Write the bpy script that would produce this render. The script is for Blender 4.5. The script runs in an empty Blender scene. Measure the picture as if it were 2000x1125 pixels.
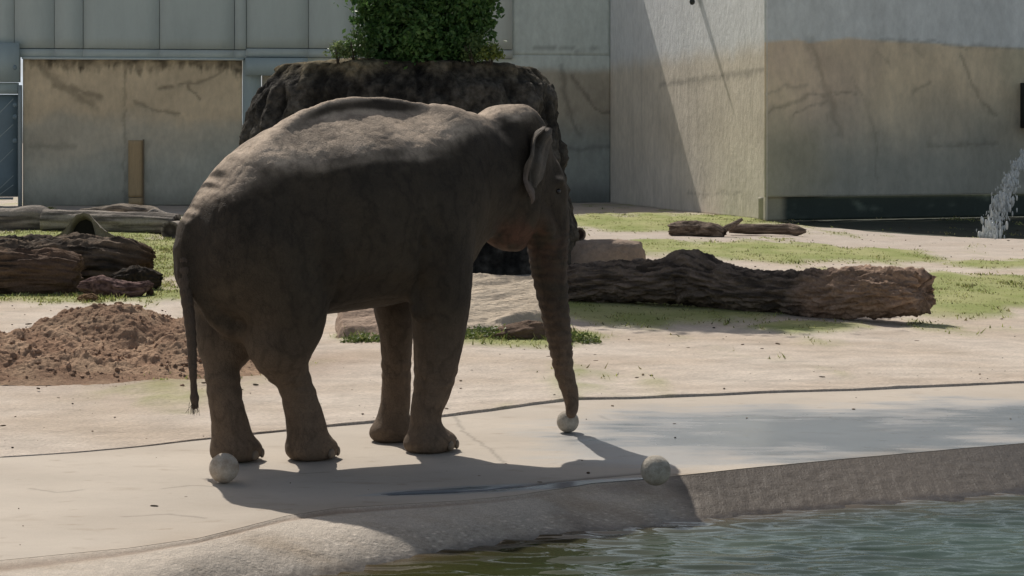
import bpy, math
import numpy as np
from mathutils import Vector, Matrix

# ------------------------------------------------------------------ camera, sky, sun, exposure
scene = bpy.context.scene
COL = scene.collection
FOC, HZ, CAMH = 3700.0, 270.0, 2.19            # focal length (photo px), horizon row, camera height
cd = bpy.data.cameras.new('camera'); cam = bpy.data.objects.new('camera', cd); COL.objects.link(cam)
cam.location = (0, 0, CAMH); cam.rotation_euler = (math.radians(90), 0, 0)
cd.sensor_width = 36; cd.lens = 36 * FOC / 2000; cd.shift_y = -(562.5 - HZ) / 2000
cd.clip_start = 0.1; cd.clip_end = 3000
scene.camera = cam
SUN = Vector((-0.375, 0.80, 1.0)).normalized()
world = bpy.data.worlds.new('World'); scene.world = world; world.use_nodes = True
wn = world.node_tree.nodes; bgn = wn['Background']
sky = wn.new('ShaderNodeTexSky'); sky.sky_type = 'NISHITA'; sky.sun_disc = False
sky.sun_elevation = math.asin(SUN.z); sky.sun_rotation = math.atan2(SUN.x, SUN.y)
sky.dust_density = 3.5; hs = wn.new('ShaderNodeHueSaturation'); hs.inputs['Saturation'].default_value = 0.95
world.node_tree.links.new(sky.outputs[0], hs.inputs['Color']); bgn.inputs[1].default_value = 0.068
# unseen belt of broken cloud low all round, added for glints on the water
wl = world.node_tree.links; wtc = wn.new('ShaderNodeTexCoord'); wmp = wn.new('ShaderNodeMapping'); wmp.inputs['Scale'].default_value = (1, 1, 3.2)
wnz = wn.new('ShaderNodeTexNoise'); wnz.inputs['Scale'].default_value = 3.4; wnz.inputs['Detail'].default_value = 7; wnz.inputs['Roughness'].default_value = 0.6
wmr = wn.new('ShaderNodeMapRange'); wmr.inputs['From Min'].default_value = 0.46; wmr.inputs['From Max'].default_value = 0.60
wsx = wn.new('ShaderNodeSeparateXYZ'); wb = wn.new('ShaderNodeMapRange'); wb.inputs['From Min'].default_value = 0.62; wb.inputs['From Max'].default_value = 0.38
wmm = wn.new('ShaderNodeMath'); wmm.operation = 'MULTIPLY'; wmx = wn.new('ShaderNodeMix'); wmx.data_type = 'RGBA'; wmx.inputs['B'].default_value = (14, 15.8, 17.6, 1)
wl.new(wtc.outputs['Generated'], wmp.inputs[0]); wl.new(wmp.outputs[0], wnz.inputs['Vector']); wl.new(wnz.outputs['Fac'], wmr.inputs['Value'])
wl.new(wtc.outputs['Generated'], wsx.inputs[0]); wl.new(wsx.outputs['Z'], wb.inputs['Value']); wl.new(wmr.outputs[0], wmm.inputs[0]); wl.new(wb.outputs[0], wmm.inputs[1])
wl.new(wmm.outputs[0], wmx.inputs['Factor']); wl.new(hs.outputs[0], wmx.inputs['A']); wl.new(wmx.outputs['Result'], bgn.inputs[0])
sl = bpy.data.lights.new('sun', 'SUN'); sl.energy = 4.45; sl.angle = math.radians(0.5); sl.color = (1, 0.945, 0.87)
so = bpy.data.objects.new('sun', sl); COL.objects.link(so); so.rotation_euler = SUN.to_track_quat('Z', 'Y').to_euler()
so.location = (-20, 30, 40)
scene.view_settings.view_transform = 'Standard'; scene.view_settings.look = 'None'
scene.view_settings.gamma = 1; scene.view_settings.exposure = -0.22
scene.view_settings.use_curve_mapping = False

# ------------------------------------------------------------------ helpers
rng = np.random.default_rng(7)
def lin(r, g, b):
    f = lambda c: (c / 12.92 if c <= 0.04045 else ((c + 0.055) / 1.055) ** 2.4)
    return np.array([f(r / 255.), f(g / 255.), f(b / 255.)])
def at(px, py, z=0.0):                              # where a sight line of the photo meets height z
    D = FOC * (CAMH - z) / (py - HZ)
    return np.array([(px - 1000) * D / FOC, D, z])
def atD(px, py, D):
    return np.array([(px - 1000) * D / FOC, D, CAMH - (py - HZ) * D / FOC])
def sstep(a, b, x):
    t = np.clip((x - a) / (b - a), 0, 1); return t * t * (3 - 2 * t)
_perm = np.random.default_rng(3).permutation(4096).astype(np.int64)
_grad = np.random.default_rng(5).normal(size=(4096, 3)); _grad /= np.linalg.norm(_grad, axis=1)[:, None]
def pn(P):
    P = np.asarray(P, float); I = np.floor(P).astype(np.int64); f = P - I
    u = f * f * f * (f * (f * 6 - 15) + 10); r = np.zeros(P.shape[:-1])
    for dx in (0, 1):
        wx = u[..., 0] if dx else 1 - u[..., 0]
        for dy in (0, 1):
            wy = u[..., 1] if dy else 1 - u[..., 1]
            for dz in (0, 1):
                wz = u[..., 2] if dz else 1 - u[..., 2]
                h = _perm[(_perm[(_perm[(I[..., 0] + dx) & 4095] + I[..., 1] + dy) & 4095] + I[..., 2] + dz) & 4095]
                g = _grad[h]
                r += wx * wy * wz * (g[..., 0] * (f[..., 0] - dx) + g[..., 1] * (f[..., 1] - dy) + g[..., 2] * (f[..., 2] - dz))
    return r * 1.6
def fbm(P, o=4, g=0.5):
    P = np.asarray(P, float); a = 1.0; r = 0; s = 0
    for i in range(o):
        r = r + a * pn(P * 2 ** i + 17.3 * i); s += a; a *= g
    return r / s
def P3(*a):
    return np.stack(np.broadcast_arrays(*[np.asarray(x, float) for x in a]), -1)
def tag(o, label=None, cat=None, group=None, kind=None):
    if label: o['label'] = label
    if cat: o['category'] = cat
    if group: o['group'] = group
    if kind: o['kind'] = kind
    return o
def empty(name, loc, rz=0.0, **k):
    o = bpy.data.objects.new(name, None); COL.objects.link(o); o.location = loc; o.rotation_euler = (0, 0, rz)
    o.empty_display_size = 0.2
    return tag(o, **k)
def mesh(name, V, F, mat, parent=None, col=None, smooth=True, att=None, world=True):
    V = np.asarray(V, np.float32); me = bpy.data.meshes.new(name)
    if not isinstance(F, (list, tuple)): F = [F]
    F = [np.asarray(f, np.int32) for f in F if len(f)]
    me.vertices.add(len(V)); me.vertices.foreach_set('co', V.ravel())
    li = np.concatenate([f.ravel() for f in F]); cnt = np.concatenate([np.full(len(f), f.shape[1], np.int32) for f in F])
    st = np.concatenate([[0], np.cumsum(cnt)[:-1]]).astype(np.int32)
    me.loops.add(len(li)); me.loops.foreach_set('vertex_index', li)
    me.polygons.add(len(cnt)); me.polygons.foreach_set('loop_start', st)
    me.polygons.foreach_set('use_smooth', np.full(len(cnt), smooth, bool))
    me.update(calc_edges=True)
    if col is not None:
        a = me.color_attributes.new('Col', 'FLOAT_COLOR', 'POINT')
        c = np.ones((len(V), 4), np.float32); c[:, :3] = np.clip(col, 0, 1); a.data.foreach_set('color', c.ravel())
    for k, v in (att or {}).items():
        a = me.attributes.new(k, 'FLOAT', 'POINT'); a.data.foreach_set('value', np.asarray(v, np.float32))
    me.materials.append(mat)
    o = bpy.data.objects.new(name, me); COL.objects.link(o)
    if parent is not None:
        o.parent = parent
        if world: o.matrix_parent_inverse = Matrix.Translation(parent.location).inverted() if not parent.rotation_euler.z else (Matrix.Translation(parent.location) @ Matrix.Rotation(parent.rotation_euler.z, 4, 'Z')).inverted()
    return o
def gridF(n, m, wrapn=False):
    i = np.arange(n if wrapn else n - 1)[:, None]; j = np.arange(m - 1)[None]
    a = i * m + j; b = ((i + 1) % n) * m + j
    return np.stack([a, b, b + 1, a + 1], -1).reshape(-1, 4)
def box(x0, x1, y0, y1, z0, z1, ang=0.0, org=(0, 0)):
    V = np.array([(x, y, z) for x in (x0, x1) for y in (y0, y1) for z in (z0, z1)], float)
    F = np.array([(0, 1, 3, 2), (4, 6, 7, 5), (0, 4, 5, 1), (2, 3, 7, 6), (0, 2, 6, 4), (1, 5, 7, 3)])
    if ang:
        c, s = math.cos(ang), math.sin(ang); X = V[:, 0] - org[0]; Y = V[:, 1] - org[1]
        V[:, 0] = org[0] + c * X - s * Y; V[:, 1] = org[1] + s * X + c * Y
    return V, F
def bevel_box(V, F, mat, name, parent, w=0.01):
    o = mesh(name, V, F, mat, parent, smooth=False)
    m = o.modifiers.new('bevel', 'BEVEL'); m.width = w; m.segments = 2; return o
def spline(P, n):
    P = np.asarray(P, float); d = np.r_[0, np.cumsum(np.linalg.norm(np.diff(P[:, :3], axis=0), axis=1))]
    t = np.linspace(0, d[-1], n); out = []
    for k in range(P.shape[1]):
        y = P[:, k]; m = np.gradient(y, d)
        i = np.clip(np.searchsorted(d, t, 'right') - 1, 0, len(d) - 2); h = d[i + 1] - d[i]; s = (t - d[i]) / h
        out.append((2 * s**3 - 3 * s**2 + 1) * y[i] + (s**3 - 2 * s**2 + s) * h * m[i] + (-2 * s**3 + 3 * s**2) * y[i + 1] + (s**3 - s**2) * h * m[i + 1])
    return np.stack(out, -1)
def tube(P, seg=24, n=None, caps=2, dis=None, jag=0.0, seed=0.0, flat=(1, 1)):
    """P rows x,y,z,r.  dis(pos01, theta, pts) -> factor on radius.  Returns V,F,(t,theta,cap)"""
    P = np.asarray(P, float)
    if n: P = spline(P, n)
    C = P[:, :3]; R = P[:, 3]; T = np.gradient(C, axis=0); T /= np.linalg.norm(T, axis=1)[:, None]
    up = np.array([0, 0, 1.0]) if abs(T[:, 2]).mean() < 0.8 else np.array([0, 1.0, 0])
    A = np.cross(T, up); A /= np.linalg.norm(A, axis=1)[:, None]; B = np.cross(A, T)
    th = np.linspace(0, 2 * np.pi, seg, endpoint=False); N = len(P)
    rings = [(0, s) for s in np.linspace(0, 1, caps + 2)[1:-1]] + [(i, 1.0) for i in range(N)] + [(N - 1, s) for s in np.linspace(1, 0, caps + 2)[1:-1]]
    ii = np.array([r[0] for r in rings]); ss = np.array([r[1] for r in rings])
    c, s = np.cos(th)[None, :, None], np.sin(th)[None, :, None]
    rad = (R[ii] * ss)[:, None] * np.ones(seg)
    L = np.r_[0, np.cumsum(np.linalg.norm(np.diff(C, axis=0), axis=1))]
    if dis is not None: rad = rad * dis(L[ii][:, None] + 0 * th, th[None] + 0 * rad)
    V = C[ii][:, None] + rad[..., None] * (A[ii][:, None] * c * flat[0] + B[ii][:, None] * s * flat[1])
    if jag:
        j = fbm(P3(np.cos(th)[None] * 2.2 * ss[:, None] + seed, np.sin(th)[None] * 2.2 * ss[:, None], 0), 5, 0.6) * jag * 1.4
        w0 = np.clip(1 - L[ii] / (R[0] * 1.5 + 1e-6), 0, 1); w1 = np.clip(1 - (L[-1] - L[ii]) / (R[-1] * 1.5 + 1e-6), 0, 1)
        V = V + T[ii][:, None] * (j * (w1 - w0)[:, None])[..., None]
    M = len(rings); V = V.reshape(-1, 3)
    F = gridF(M, seg)
    i = np.arange(M - 1); wrapF = np.stack([i * seg + seg - 1, (i + 1) * seg + seg - 1, (i + 1) * seg, i * seg], -1)
    F = np.concatenate([F, wrapF]); a = len(V)
    V = np.concatenate([V, C[:1], C[-1:]])
    k = np.arange(seg)
    T3 = np.concatenate([np.stack([np.full(seg, a), k, (k + 1) % seg], -1), np.stack([np.full(seg, a + 1), (M - 1) * seg + (k + 1) % seg, (M - 1) * seg + k], -1)])
    tt = np.concatenate([np.repeat(L[ii] / L[-1], seg), [0, 1]]); thh = np.concatenate([np.tile(th, M), [0, 0]]); cap = np.concatenate([np.repeat(1 - ss, seg), [1, 1]])
    return V, [F[:, ::-1], T3[:, ::-1]], (tt, thh, cap)
def cube_sphere(n):
    g = np.tan(np.linspace(-1, 1, n) * np.pi / 4); a, b = np.meshgrid(g, g, indexing='ij'); o = np.ones_like(a); Vs = []; Fs = []
    for k, (x, y, z) in enumerate([(o, a, b), (-o, b, a), (b, o, a), (a, -o, b), (a, b, o), (b, a, -o)]):
        Vs.append(np.stack([x, y, z], -1).reshape(-1, 3)); Fs.append(gridF(n, n) + k * n * n)
    V = np.concatenate(Vs); V /= np.linalg.norm(V, axis=1)[:, None]; F = np.concatenate(Fs)
    key = np.round(V * 1e5).astype(np.int64); _, idx, inv = np.unique(key, axis=0, return_index=True, return_inverse=True)
    inv = inv.ravel(); return V[idx], inv[F]
_cs = {}
def rock(c, size, seed, n=24, rough=0.25, freq=1.6, rz=0.0, top=None, sharp=0.0, squash=1.0):
    if n not in _cs: _cs[n] = cube_sphere(n)
    U, F = _cs[n]; U = U.copy()
    if squash != 1: U = np.sign(U) * np.abs(U) ** squash; U /= np.maximum(np.abs(U).max(1), 0.75)[:, None] ** 0.35
    d = 1 + rough * fbm(U * freq + seed, 5, 0.55) - sharp * np.abs(fbm(U * freq * 2.2 + seed + 5, 4))
    V = U * d[:, None] * np.asarray(size) / 2
    if top is not None: V[:, 2] = np.where(V[:, 2] > top, top + (V[:, 2] - top) * 0.12, V[:, 2])
    cc, s = math.cos(rz), math.sin(rz); V = np.stack([cc * V[:, 0] - s * V[:, 1], s * V[:, 0] + cc * V[:, 1], V[:, 2]], -1) + np.asarray(c)
    return V, F
def segdist(S, Z, pts):
    d = np.full(S.shape, 1e9); pts = np.asarray(pts, float)
    for a, b in zip(pts[:-1], pts[1:]):
        ab = b - a; t = np.clip(((S - a[0]) * ab[0] + (Z - a[1]) * ab[1]) / (ab @ ab), 0, 1)
        d = np.minimum(d, np.hypot(S - a[0] - t * ab[0], Z - a[1] - t * ab[1]))
    return d

# ------------------------------------------------------------------ materials
def mat(name, color=(0.5, 0.5, 0.5), vcol=False, rough=0.8, var=0.25, scale=6.0, stretch=(1, 1, 1), bump=0.3, bscale=None, bdist=0.02,
        tint=None, spec=0.3, detail=8, wet=None, extra=None, fine=0.0, fscale=120.0, metal=0.0):
    m = bpy.data.materials.new(name); m.use_nodes = True; nt = m.node_tree; N = nt.nodes; L = nt.links
    b = N['Principled BSDF']; b.inputs['Roughness'].default_value = rough; b.inputs['Specular IOR Level'].default_value = spec
    b.inputs['Metallic'].default_value = metal
    tc = N.new('ShaderNodeTexCoord'); mp = N.new('ShaderNodeMapping'); mp.inputs['Scale'].default_value = stretch
    L.new(tc.outputs['Object'], mp.inputs[0])
    nz = N.new('ShaderNodeTexNoise'); nz.inputs['Scale'].default_value = scale; nz.inputs['Detail'].default_value = detail; nz.inputs['Roughness'].default_value = 0.95
    L.new(mp.outputs[0], nz.inputs['Vector'])
    mr = N.new('ShaderNodeMapRange'); mr.inputs['From Min'].default_value = 0.3; mr.inputs['From Max'].default_value = 0.7
    mr.inputs['To Min'].default_value = 1 - var; mr.inputs['To Max'].default_value = 1 + var
    L.new(nz.outputs['Fac'], mr.inputs['Value'])
    fac = mr.outputs[0]
    if fine:
        n2 = N.new('ShaderNodeTexNoise'); n2.inputs['Scale'].default_value = fscale; n2.inputs['Detail'].default_value = 3
        L.new(mp.outputs[0], n2.inputs['Vector'])
        m2 = N.new('ShaderNodeMapRange'); m2.inputs['From Min'].default_value = 0.3; m2.inputs['From Max'].default_value = 0.7
        m2.inputs['To Min'].default_value = 1 - fine; m2.inputs['To Max'].default_value = 1 + fine; L.new(n2.outputs['Fac'], m2.inputs['Value'])
        mm = N.new('ShaderNodeMath'); mm.operation = 'MULTIPLY'; L.new(fac, mm.inputs[0]); L.new(m2.outputs[0], mm.inputs[1]); fac = mm.outputs[0]
    if vcol:
        at_ = N.new('ShaderNodeAttribute'); at_.attribute_name = 'Col'; csrc = at_.outputs['Color']
    else:
        rg = N.new('ShaderNodeRGB'); rg.outputs[0].default_value = (*color, 1); csrc = rg.outputs[0]
    if tint is not None:
        n3 = N.new('ShaderNodeTexNoise'); n3.inputs['Scale'].default_value = scale * 0.35; n3.inputs['Detail'].default_value = 6; L.new(mp.outputs[0], n3.inputs['Vector'])
        m3 = N.new('ShaderNodeMapRange'); m3.inputs['From Min'].default_value = 0.42; m3.inputs['From Max'].default_value = 0.95; L.new(n3.outputs['Fac'], m3.inputs['Value'])
        mx = N.new('ShaderNodeMix'); mx.data_type = 'RGBA'; L.new(m3.outputs[0], mx.inputs['Factor']); L.new(csrc, mx.inputs['A']); mx.inputs['B'].default_value = (*tint, 1); csrc = mx.outputs['Result']
    vm = N.new('ShaderNodeVectorMath'); vm.operation = 'SCALE'; L.new(csrc, vm.inputs[0]); L.new(fac, vm.inputs['Scale'])
    L.new(vm.outputs[0], b.inputs['Base Color'])
    if bump:
        n4 = N.new('ShaderNodeTexNoise'); n4.inputs['Scale'].default_value = bscale or scale * 4; n4.inputs['Detail'].default_value = 8; n4.inputs['Roughness'].default_value = 0.65
        L.new(mp.outputs[0], n4.inputs['Vector'])
        bp = N.new('ShaderNodeBump'); bp.inputs['Strength'].default_value = bump; bp.inputs['Distance'].default_value = bdist
        L.new(n4.outputs['Fac'], bp.inputs['Height']); L.new(bp.outputs[0], b.inputs['Normal'])
    if wet:                                            # attribute 'wet': darker, glossier
        wa = N.new('ShaderNodeAttribute'); wa.attribute_name = 'wet'
        r2 = N.new('ShaderNodeMapRange'); r2.inputs['To Min'].default_value = rough; r2.inputs['To Max'].default_value = wet; L.new(wa.outputs['Fac'], r2.inputs['Value']); L.new(r2.outputs[0], b.inputs['Roughness'])
        r3 = N.new('ShaderNodeMapRange'); r3.inputs['To Min'].default_value = spec; r3.inputs['To Max'].default_value = 0.5; L.new(wa.outputs['Fac'], r3.inputs['Value']); L.new(r3.outputs[0], b.inputs['Specular IOR Level'])
        if bump:
            r4 = N.new('ShaderNodeMapRange'); r4.inputs['To Min'].default_value = bump; r4.inputs['To Max'].default_value = bump * 0.12; L.new(wa.outputs['Fac'], r4.inputs['Value']); L.new(r4.outputs[0], bp.inputs['Strength'])
    if extra: extra(nt, b)
    return m

# ------------------------------------------------------------------ ground, paved deck, bank, water
def grass_px(px, py, seed=0.0):
    blobs = [(1270, 437, 240, 17, 1), (1440, 428, 70, 8, 1), (1490, 494, 340, 19, 1), (1905, 577, 190, 44, 1), (1320, 607, 240, 34, 1.1), (1560, 643, 140, 14, .7),
             (1030, 664, 150, 21, 1), (215, 492, 260, 34, 1), (160, 577, 230, 17, 1), (250, 560, 110, 30, .8), (110, 462, 190, 10, 1), (700, 664, 60, 12, .7),
             (2240, 560, 250, 55, 1), (-250, 500, 260, 40, 1), (1960, 520, 120, 10, .6), (600, 520, 280, 34, .9), (700, 440, 500, 14, .8), (1130, 585, 60, 14, .6)]
    m = np.zeros(np.shape(px))
    for cx, cy, rx, ry, s in blobs:
        cy2 = cy + (0.035 * (px - cx) if cx == 1490 else 0)
        m = np.maximum(m, s * (1.25 - np.hypot((px - cx) / rx, (py - cy2) / ry)))
    return m
def grass_mask(X, D):
    px = 1000 + FOC * X / D; py = HZ + FOC * CAMH / D
    n = fbm(P3(X * 0.9, D * 0.28, 0.3), 5, 0.6)
    return sstep(0.06, 0.46, grass_px(px, py) + 0.85 * n) * (D > 15)
SAND = lin(212, 199, 184) * 0.98; SAND2 = lin(205, 188, 169) * 0.92; GRN = np.array([0.23, 0.28, 0.065]); GRN2 = np.array([0.37, 0.375, 0.15])
DECKC = lin(206, 194, 178) * 0.80
CRK = [(-700, 1010), (-300, 930), (0, 893), (150, 884), (230, 877), (300, 870), (365, 862), (480, 850), (560, 842), (640, 834), (735, 826), (870, 814), (960, 803), (1040, 791),
       (1130, 781), (1240, 779), (1400, 773), (1500, 768), (1700, 762), (1850, 755), (1980, 749), (2200, 741), (2700, 728)]
EDG = [(-700, 1210), (-200, 1114), (60, 1088), (250, 1070), (390, 1050), (470, 1030), (560, 1007), (660, 992), (770, 985), (900, 978), (1000, 968), (1100, 953), (1160, 944), (1250, 937), (1310, 930),
       (1480, 912), (1660, 895), (1850, 878), (2000, 865), (2200, 848), (2700, 812)]
WLN = [(-700, 1560), (-200, 1370), (60, 1285), (250, 1215), (390, 1170), (470, 1150), (560, 1136), (660, 1120), (770, 1096), (900, 1072), (1000, 1055), (1100, 1043), (1160, 1039), (1250, 1030), (1310, 1021),
       (1480, 1005), (1660, 989), (1850, 974), (2000, 962), (2200, 945), (2700, 915)]
WZ = -0.2
crkw = np.array([at(x, y)[:2] for x, y in CRK]); edgw = np.array([at(x, y)[:2] for x, y in EDG]); wlnw = np.array([at(x, y, WZ)[:2] for x, y in WLN])
def crackD(X): return np.interp(X, crkw[:, 0], crkw[:, 1])
# ground sheet: from the crack line out to the horizon, denser near
xs = np.r_[-300, -120, -50, np.linspace(-24, 24, 420), 50, 120, 300]
tv = np.r_[np.linspace(0, 1, 240) ** 1.5]
Xg = np.repeat(xs[:, None], len(tv) + 3, 1)
Ds = crackD(xs)[:, None] + (np.clip(0.012 + 0.05 * fbm(P3(xs * 3, 0, 1), 4), -0.004, 0.06) * (0.35 + 0.65 * sstep(-3.2, -0.8, xs)))[:, None] + 0.03 * fbm(P3(xs * 1.1, 0, 8), 3)[:, None]
Dg = np.concatenate([Ds, Ds + 0.001, Ds + (68 - Ds) * tv[None, :] + 0.02, np.full((len(xs), 1), 800.0)], 1)
step = 0.004 + 0.017 * sstep(-3.2, -0.6, Xg) + 0.010 * sstep(1.0, 4, Xg) * fbm(P3(Xg * 1.3, 0, 0), 3)
Zg = step * (0.6 + 0.7 * np.clip(fbm(P3(Xg * 2.2, Dg * 0 + 2, 0), 4) + 0.4, 0, 1.2)); Zg[:, 0] = -0.05
rel = np.clip((Dg - Ds) / 3, 0, 1)
Zg[:, 1:] += (0.012 * fbm(P3(Xg * 1.7, Dg * 1.7, 0), 4) * rel + 0.03 * fbm(P3(Xg * 0.35, Dg * 0.35, 4), 3) * rel)[:, 1:]
dirt_c = at(200, 690)
gm = grass_mask(Xg, Dg); Zg += 0.03 * gm
n1 = sstep(-0.35, 0.45, fbm(P3(Xg * 0.5, Dg * 0.9, 2), 5))[..., None]; n2 = sstep(-0.5, 0.5, fbm(P3(Xg * 2.1, Dg * 4, 5), 4))[..., None]
colr = SAND * (1 - n1) + SAND2 * n1; colr = colr * (0.88 + 0.2 * n2)
pale = (sstep(28, 40, Dg))[..., None]; trk = sstep(0.15, 0.5, fbm(P3(Xg * 0.6, Dg * 3.2, 15), 5, 0.6))[..., None] * 0.16 + sstep(0.1, 0.45, fbm(P3(Xg * 2.4 + 7, Dg * 5.0, 18), 4, 0.65))[..., None] * 0.14
colr = colr * (1 - trk)
colr = colr * (1 - 0.5 * pale) + lin(200, 188, 176) * 0.8 * 0.5 * pale
gsh = sstep(-0.4, 0.4, fbm(P3(Xg * 1.3, Dg * 0.6, 9), 4))[..., None]
colr = colr * (1 - 0.88 * gm[..., None]) + (GRN * gsh + GRN2 * (1 - gsh)) * 0.88 * gm[..., None]
# orange tint of spilled earth round the dirt heap
sp = np.exp(-(((Xg + 3.6) / 2.1) ** 2 + ((Dg - 18.2) / 1.5) ** 2) ** 1.5)[..., None] * (0.75 + 0.25 * n2)
colr = colr * (1 - 0.6 * sp) + lin(168, 118, 86) * 0.55 * 0.6 * sp
shade_edge = np.array([at(x, y)[:2] for x, y in [(1496, 433), (1560, 441), (1650, 449), (1740, 456), (1850, 463), (1930, 467), (2100, 467), (2600, 466)]])
wet_shade = sstep(-0.25, 0.25, Dg - np.interp(Xg, shade_edge[:, 0], shade_edge[:, 1]) + 0.5 * fbm(P3(Xg * 0.8, Dg * 0.8, 51), 4)) * (Xg > shade_edge[0, 0]) * (Dg < 58)  # dark wet ground colour, spread to the wall's shadow edge to deepen its shade
colr = colr * (1 - 0.93 * wet_shade[..., None]) + np.array([0.028, 0.040, 0.028]) * (1 + 0.6 * fbm(P3(Xg * 1.5, Dg * 1.5, 53), 4))[..., None] * 0.93 * wet_shade[..., None]; Zg -= 0.06 * wet_shade
M_ground = mat('sandy_ground', vcol=True, rough=0.92, var=0.13, scale=3.0, stretch=(1, 1.9, 1), bump=0.8, bscale=13, bdist=0.05, fine=0.15, fscale=32, spec=0.15)
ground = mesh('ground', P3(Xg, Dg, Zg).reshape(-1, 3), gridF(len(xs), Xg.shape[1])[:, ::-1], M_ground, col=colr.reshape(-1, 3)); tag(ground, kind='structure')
# deck
nx, nt_ = 900, 240
Xd = np.linspace(-7.5, 8.5, nx)
De = np.interp(Xd, edgw[:, 0], edgw[:, 1]); De = De + 0.02 * fbm(P3(Xd * 1.5, 0, 3), 4); Dc = crackD(Xd) - 0.012 + 0.03 * fbm(P3(Xd * 1.1, 0, 8), 3)
t = np.linspace(0, 1, nt_)[None]; XX = np.repeat(Xd[:, None], nt_, 1); DD = De[:, None] * (1 - t) + Dc[:, None] * t
ZZ = 0.004 * fbm(P3(XX * 0.8, DD * 0.8, 7), 4) * np.minimum(t * 8, 1) * np.minimum((1 - t) * 8, 1)
def wetmask(X, D):
    n = fbm(P3(X * 1.3, D * 2.6, 1), 5, 0.55)
    e1 = 1.15 - np.hypot((X - 2.3) / 2.1, (D - 14.1) / 1.45)
    e2 = 1.15 - np.hypot((X - 4.6) / 2.2, (D - 14.6) / 1.4)
    e3 = 1.1 - np.hypot((X - 1.1) / 1.0, (D - 13.3) / 0.9)
    l1 = 1.1 - np.abs(D - (11.93 + 0.28 * (X - 0.2))) / 0.16 - np.maximum(np.abs(X - 0.1) - 0.7, 0) * 2.5
    n = n + 0.5 * fbm(P3(X * 2.2, D * 9, 31), 3)
    return np.clip(np.maximum(np.maximum(0.55 * sstep(-0.05, 0.35, np.maximum(e1, e2) + 0.35 * n) + 0.45 * sstep(0.2, 0.8, np.maximum(e1, e2) + 0.6 * n), 0.55 * sstep(0, .6, e3 + 0.5 * n)), sstep(0, 0.7, l1 + 0.5 * n)), 0, 1)
wt = wetmask(XX, DD)
m1 = sstep(-0.4, 0.4, fbm(P3(XX * 0.7, DD * 1.2, 6), 5))[..., None]
cd_ = DECKC * (0.93 + 0.1 * m1)
cd_ = cd_ * (1 - wt[..., None] * np.array([0.50, 0.37, 0.19]))  # wet concrete darkened, with the blue of reflected sky painted in
stn = sstep(0.25, 0.5, fbm(P3(XX * 1.1 + 9, DD * 3.5, 6), 4)) * np.exp(-((XX - 2.0) / 1.4) ** 2 - ((DD - 12.8) / 0.5) ** 2)
cd_ = cd_ * (1 - 0.35 * stn[..., None] * np.array([0.4, 0.8, 1.3]))
sc1 = sstep(0.18, 0.5, fbm(P3(XX * 1.6 + 5, DD * 4.0, 3), 5, 0.62)); sc2 = sstep(0.25, 0.55, fbm(P3(XX * 5 + 2, DD * 9, 13), 4, 0.6)); sc3 = sstep(-0.1, 0.5, fbm(P3(XX * 0.45, DD * 0.8, 23), 3))
cd_ = cd_ * (1 - (0.10 * sc1 + 0.13 * sc2 + 0.07 * sc3)[..., None] * np.array([0.85, 1.0, 1.15]) * 1.5)
dmp = sstep(0.35, 0.0, (DD - De[:, None]) + 0.25 * fbm(P3(XX * 1.6, DD * 1.6, 27), 4)) * sstep(0.0, 0.5, fbm(P3(XX * 0.9, 0, 29), 3) + 0.25)
cd_ = cd_ * (1 - 0.20 * dmp[..., None] * np.array([0.8, 1.0, 1.2]))
for pl in ([(60, 955), (110, 962), (160, 957)], [(320, 955), (370, 948), (420, 950)], [(880, 800), (905, 842), (960, 880), (985, 905)], [(1170, 812), (1190, 820)], [(590, 925), (640, 922)], [(240, 1010), (330, 1004), (400, 1012)]):
    q_ = segdist(XX + 0.03 * fbm(P3(XX * 9, DD * 9, 2), 3), DD + 0.03 * fbm(P3(XX * 9, DD * 9, 7), 3), [at(*p)[:2] for p in pl]); cd_ = cd_ * (1 - 0.30 * np.exp(-(q_ / 0.014) ** 2)[..., None])
cr = np.minimum(segdist(XX, DD, [at(765, 965)[:2], at(950, 957)[:2], at(1080, 940)[:2], at(1250, 924)[:2]]), 9)
cd_ = cd_ * (1 - 0.65 * np.exp(-(cr / 0.022) ** 2)[..., None])
ZZ = ZZ - 0.012 * np.exp(-(cr / 0.03) ** 2)
V = P3(XX, DD, ZZ).reshape(-1, 3); F = gridF(nx, nt_)[:, ::-1]
low = P3(Xd, De, -0.10); k = len(V); V = np.concatenate([V, low]); i = np.arange(nx - 1)
F = np.concatenate([F, np.stack([k + i, i * nt_, (i + 1) * nt_, k + i + 1], -1)[:, ::-1]])
low2 = P3(Xd, Dc, -0.10); k2 = len(V); V = np.concatenate([V, low2]); F = np.concatenate([F, np.stack([k2 + i, i * nt_ + nt_ - 1, (i + 1) * nt_ + nt_ - 1, k2 + i + 1], -1)])
cc = np.concatenate([cd_.reshape(-1, 3), np.tile(DECKC * 0.6, (2 * nx, 1))]); ww = np.concatenate([wt.ravel(), np.zeros(2 * nx)])
M_deck = mat('concrete_deck', vcol=True, rough=0.85, var=0.06, scale=2.5, stretch=(1, 1.8, 1), bump=0.22, bscale=35, bdist=0.01, fine=0.05, fscale=90, wet=0.16, spec=0.25)
deck = mesh('paved_deck', V, F, M_deck, col=cc, att={'wet': ww}); tag(deck, kind='structure')
# dark bed under the joint, bank and water
V, F = box(-60, 60, 3, 60, -0.16, -0.055)
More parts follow.
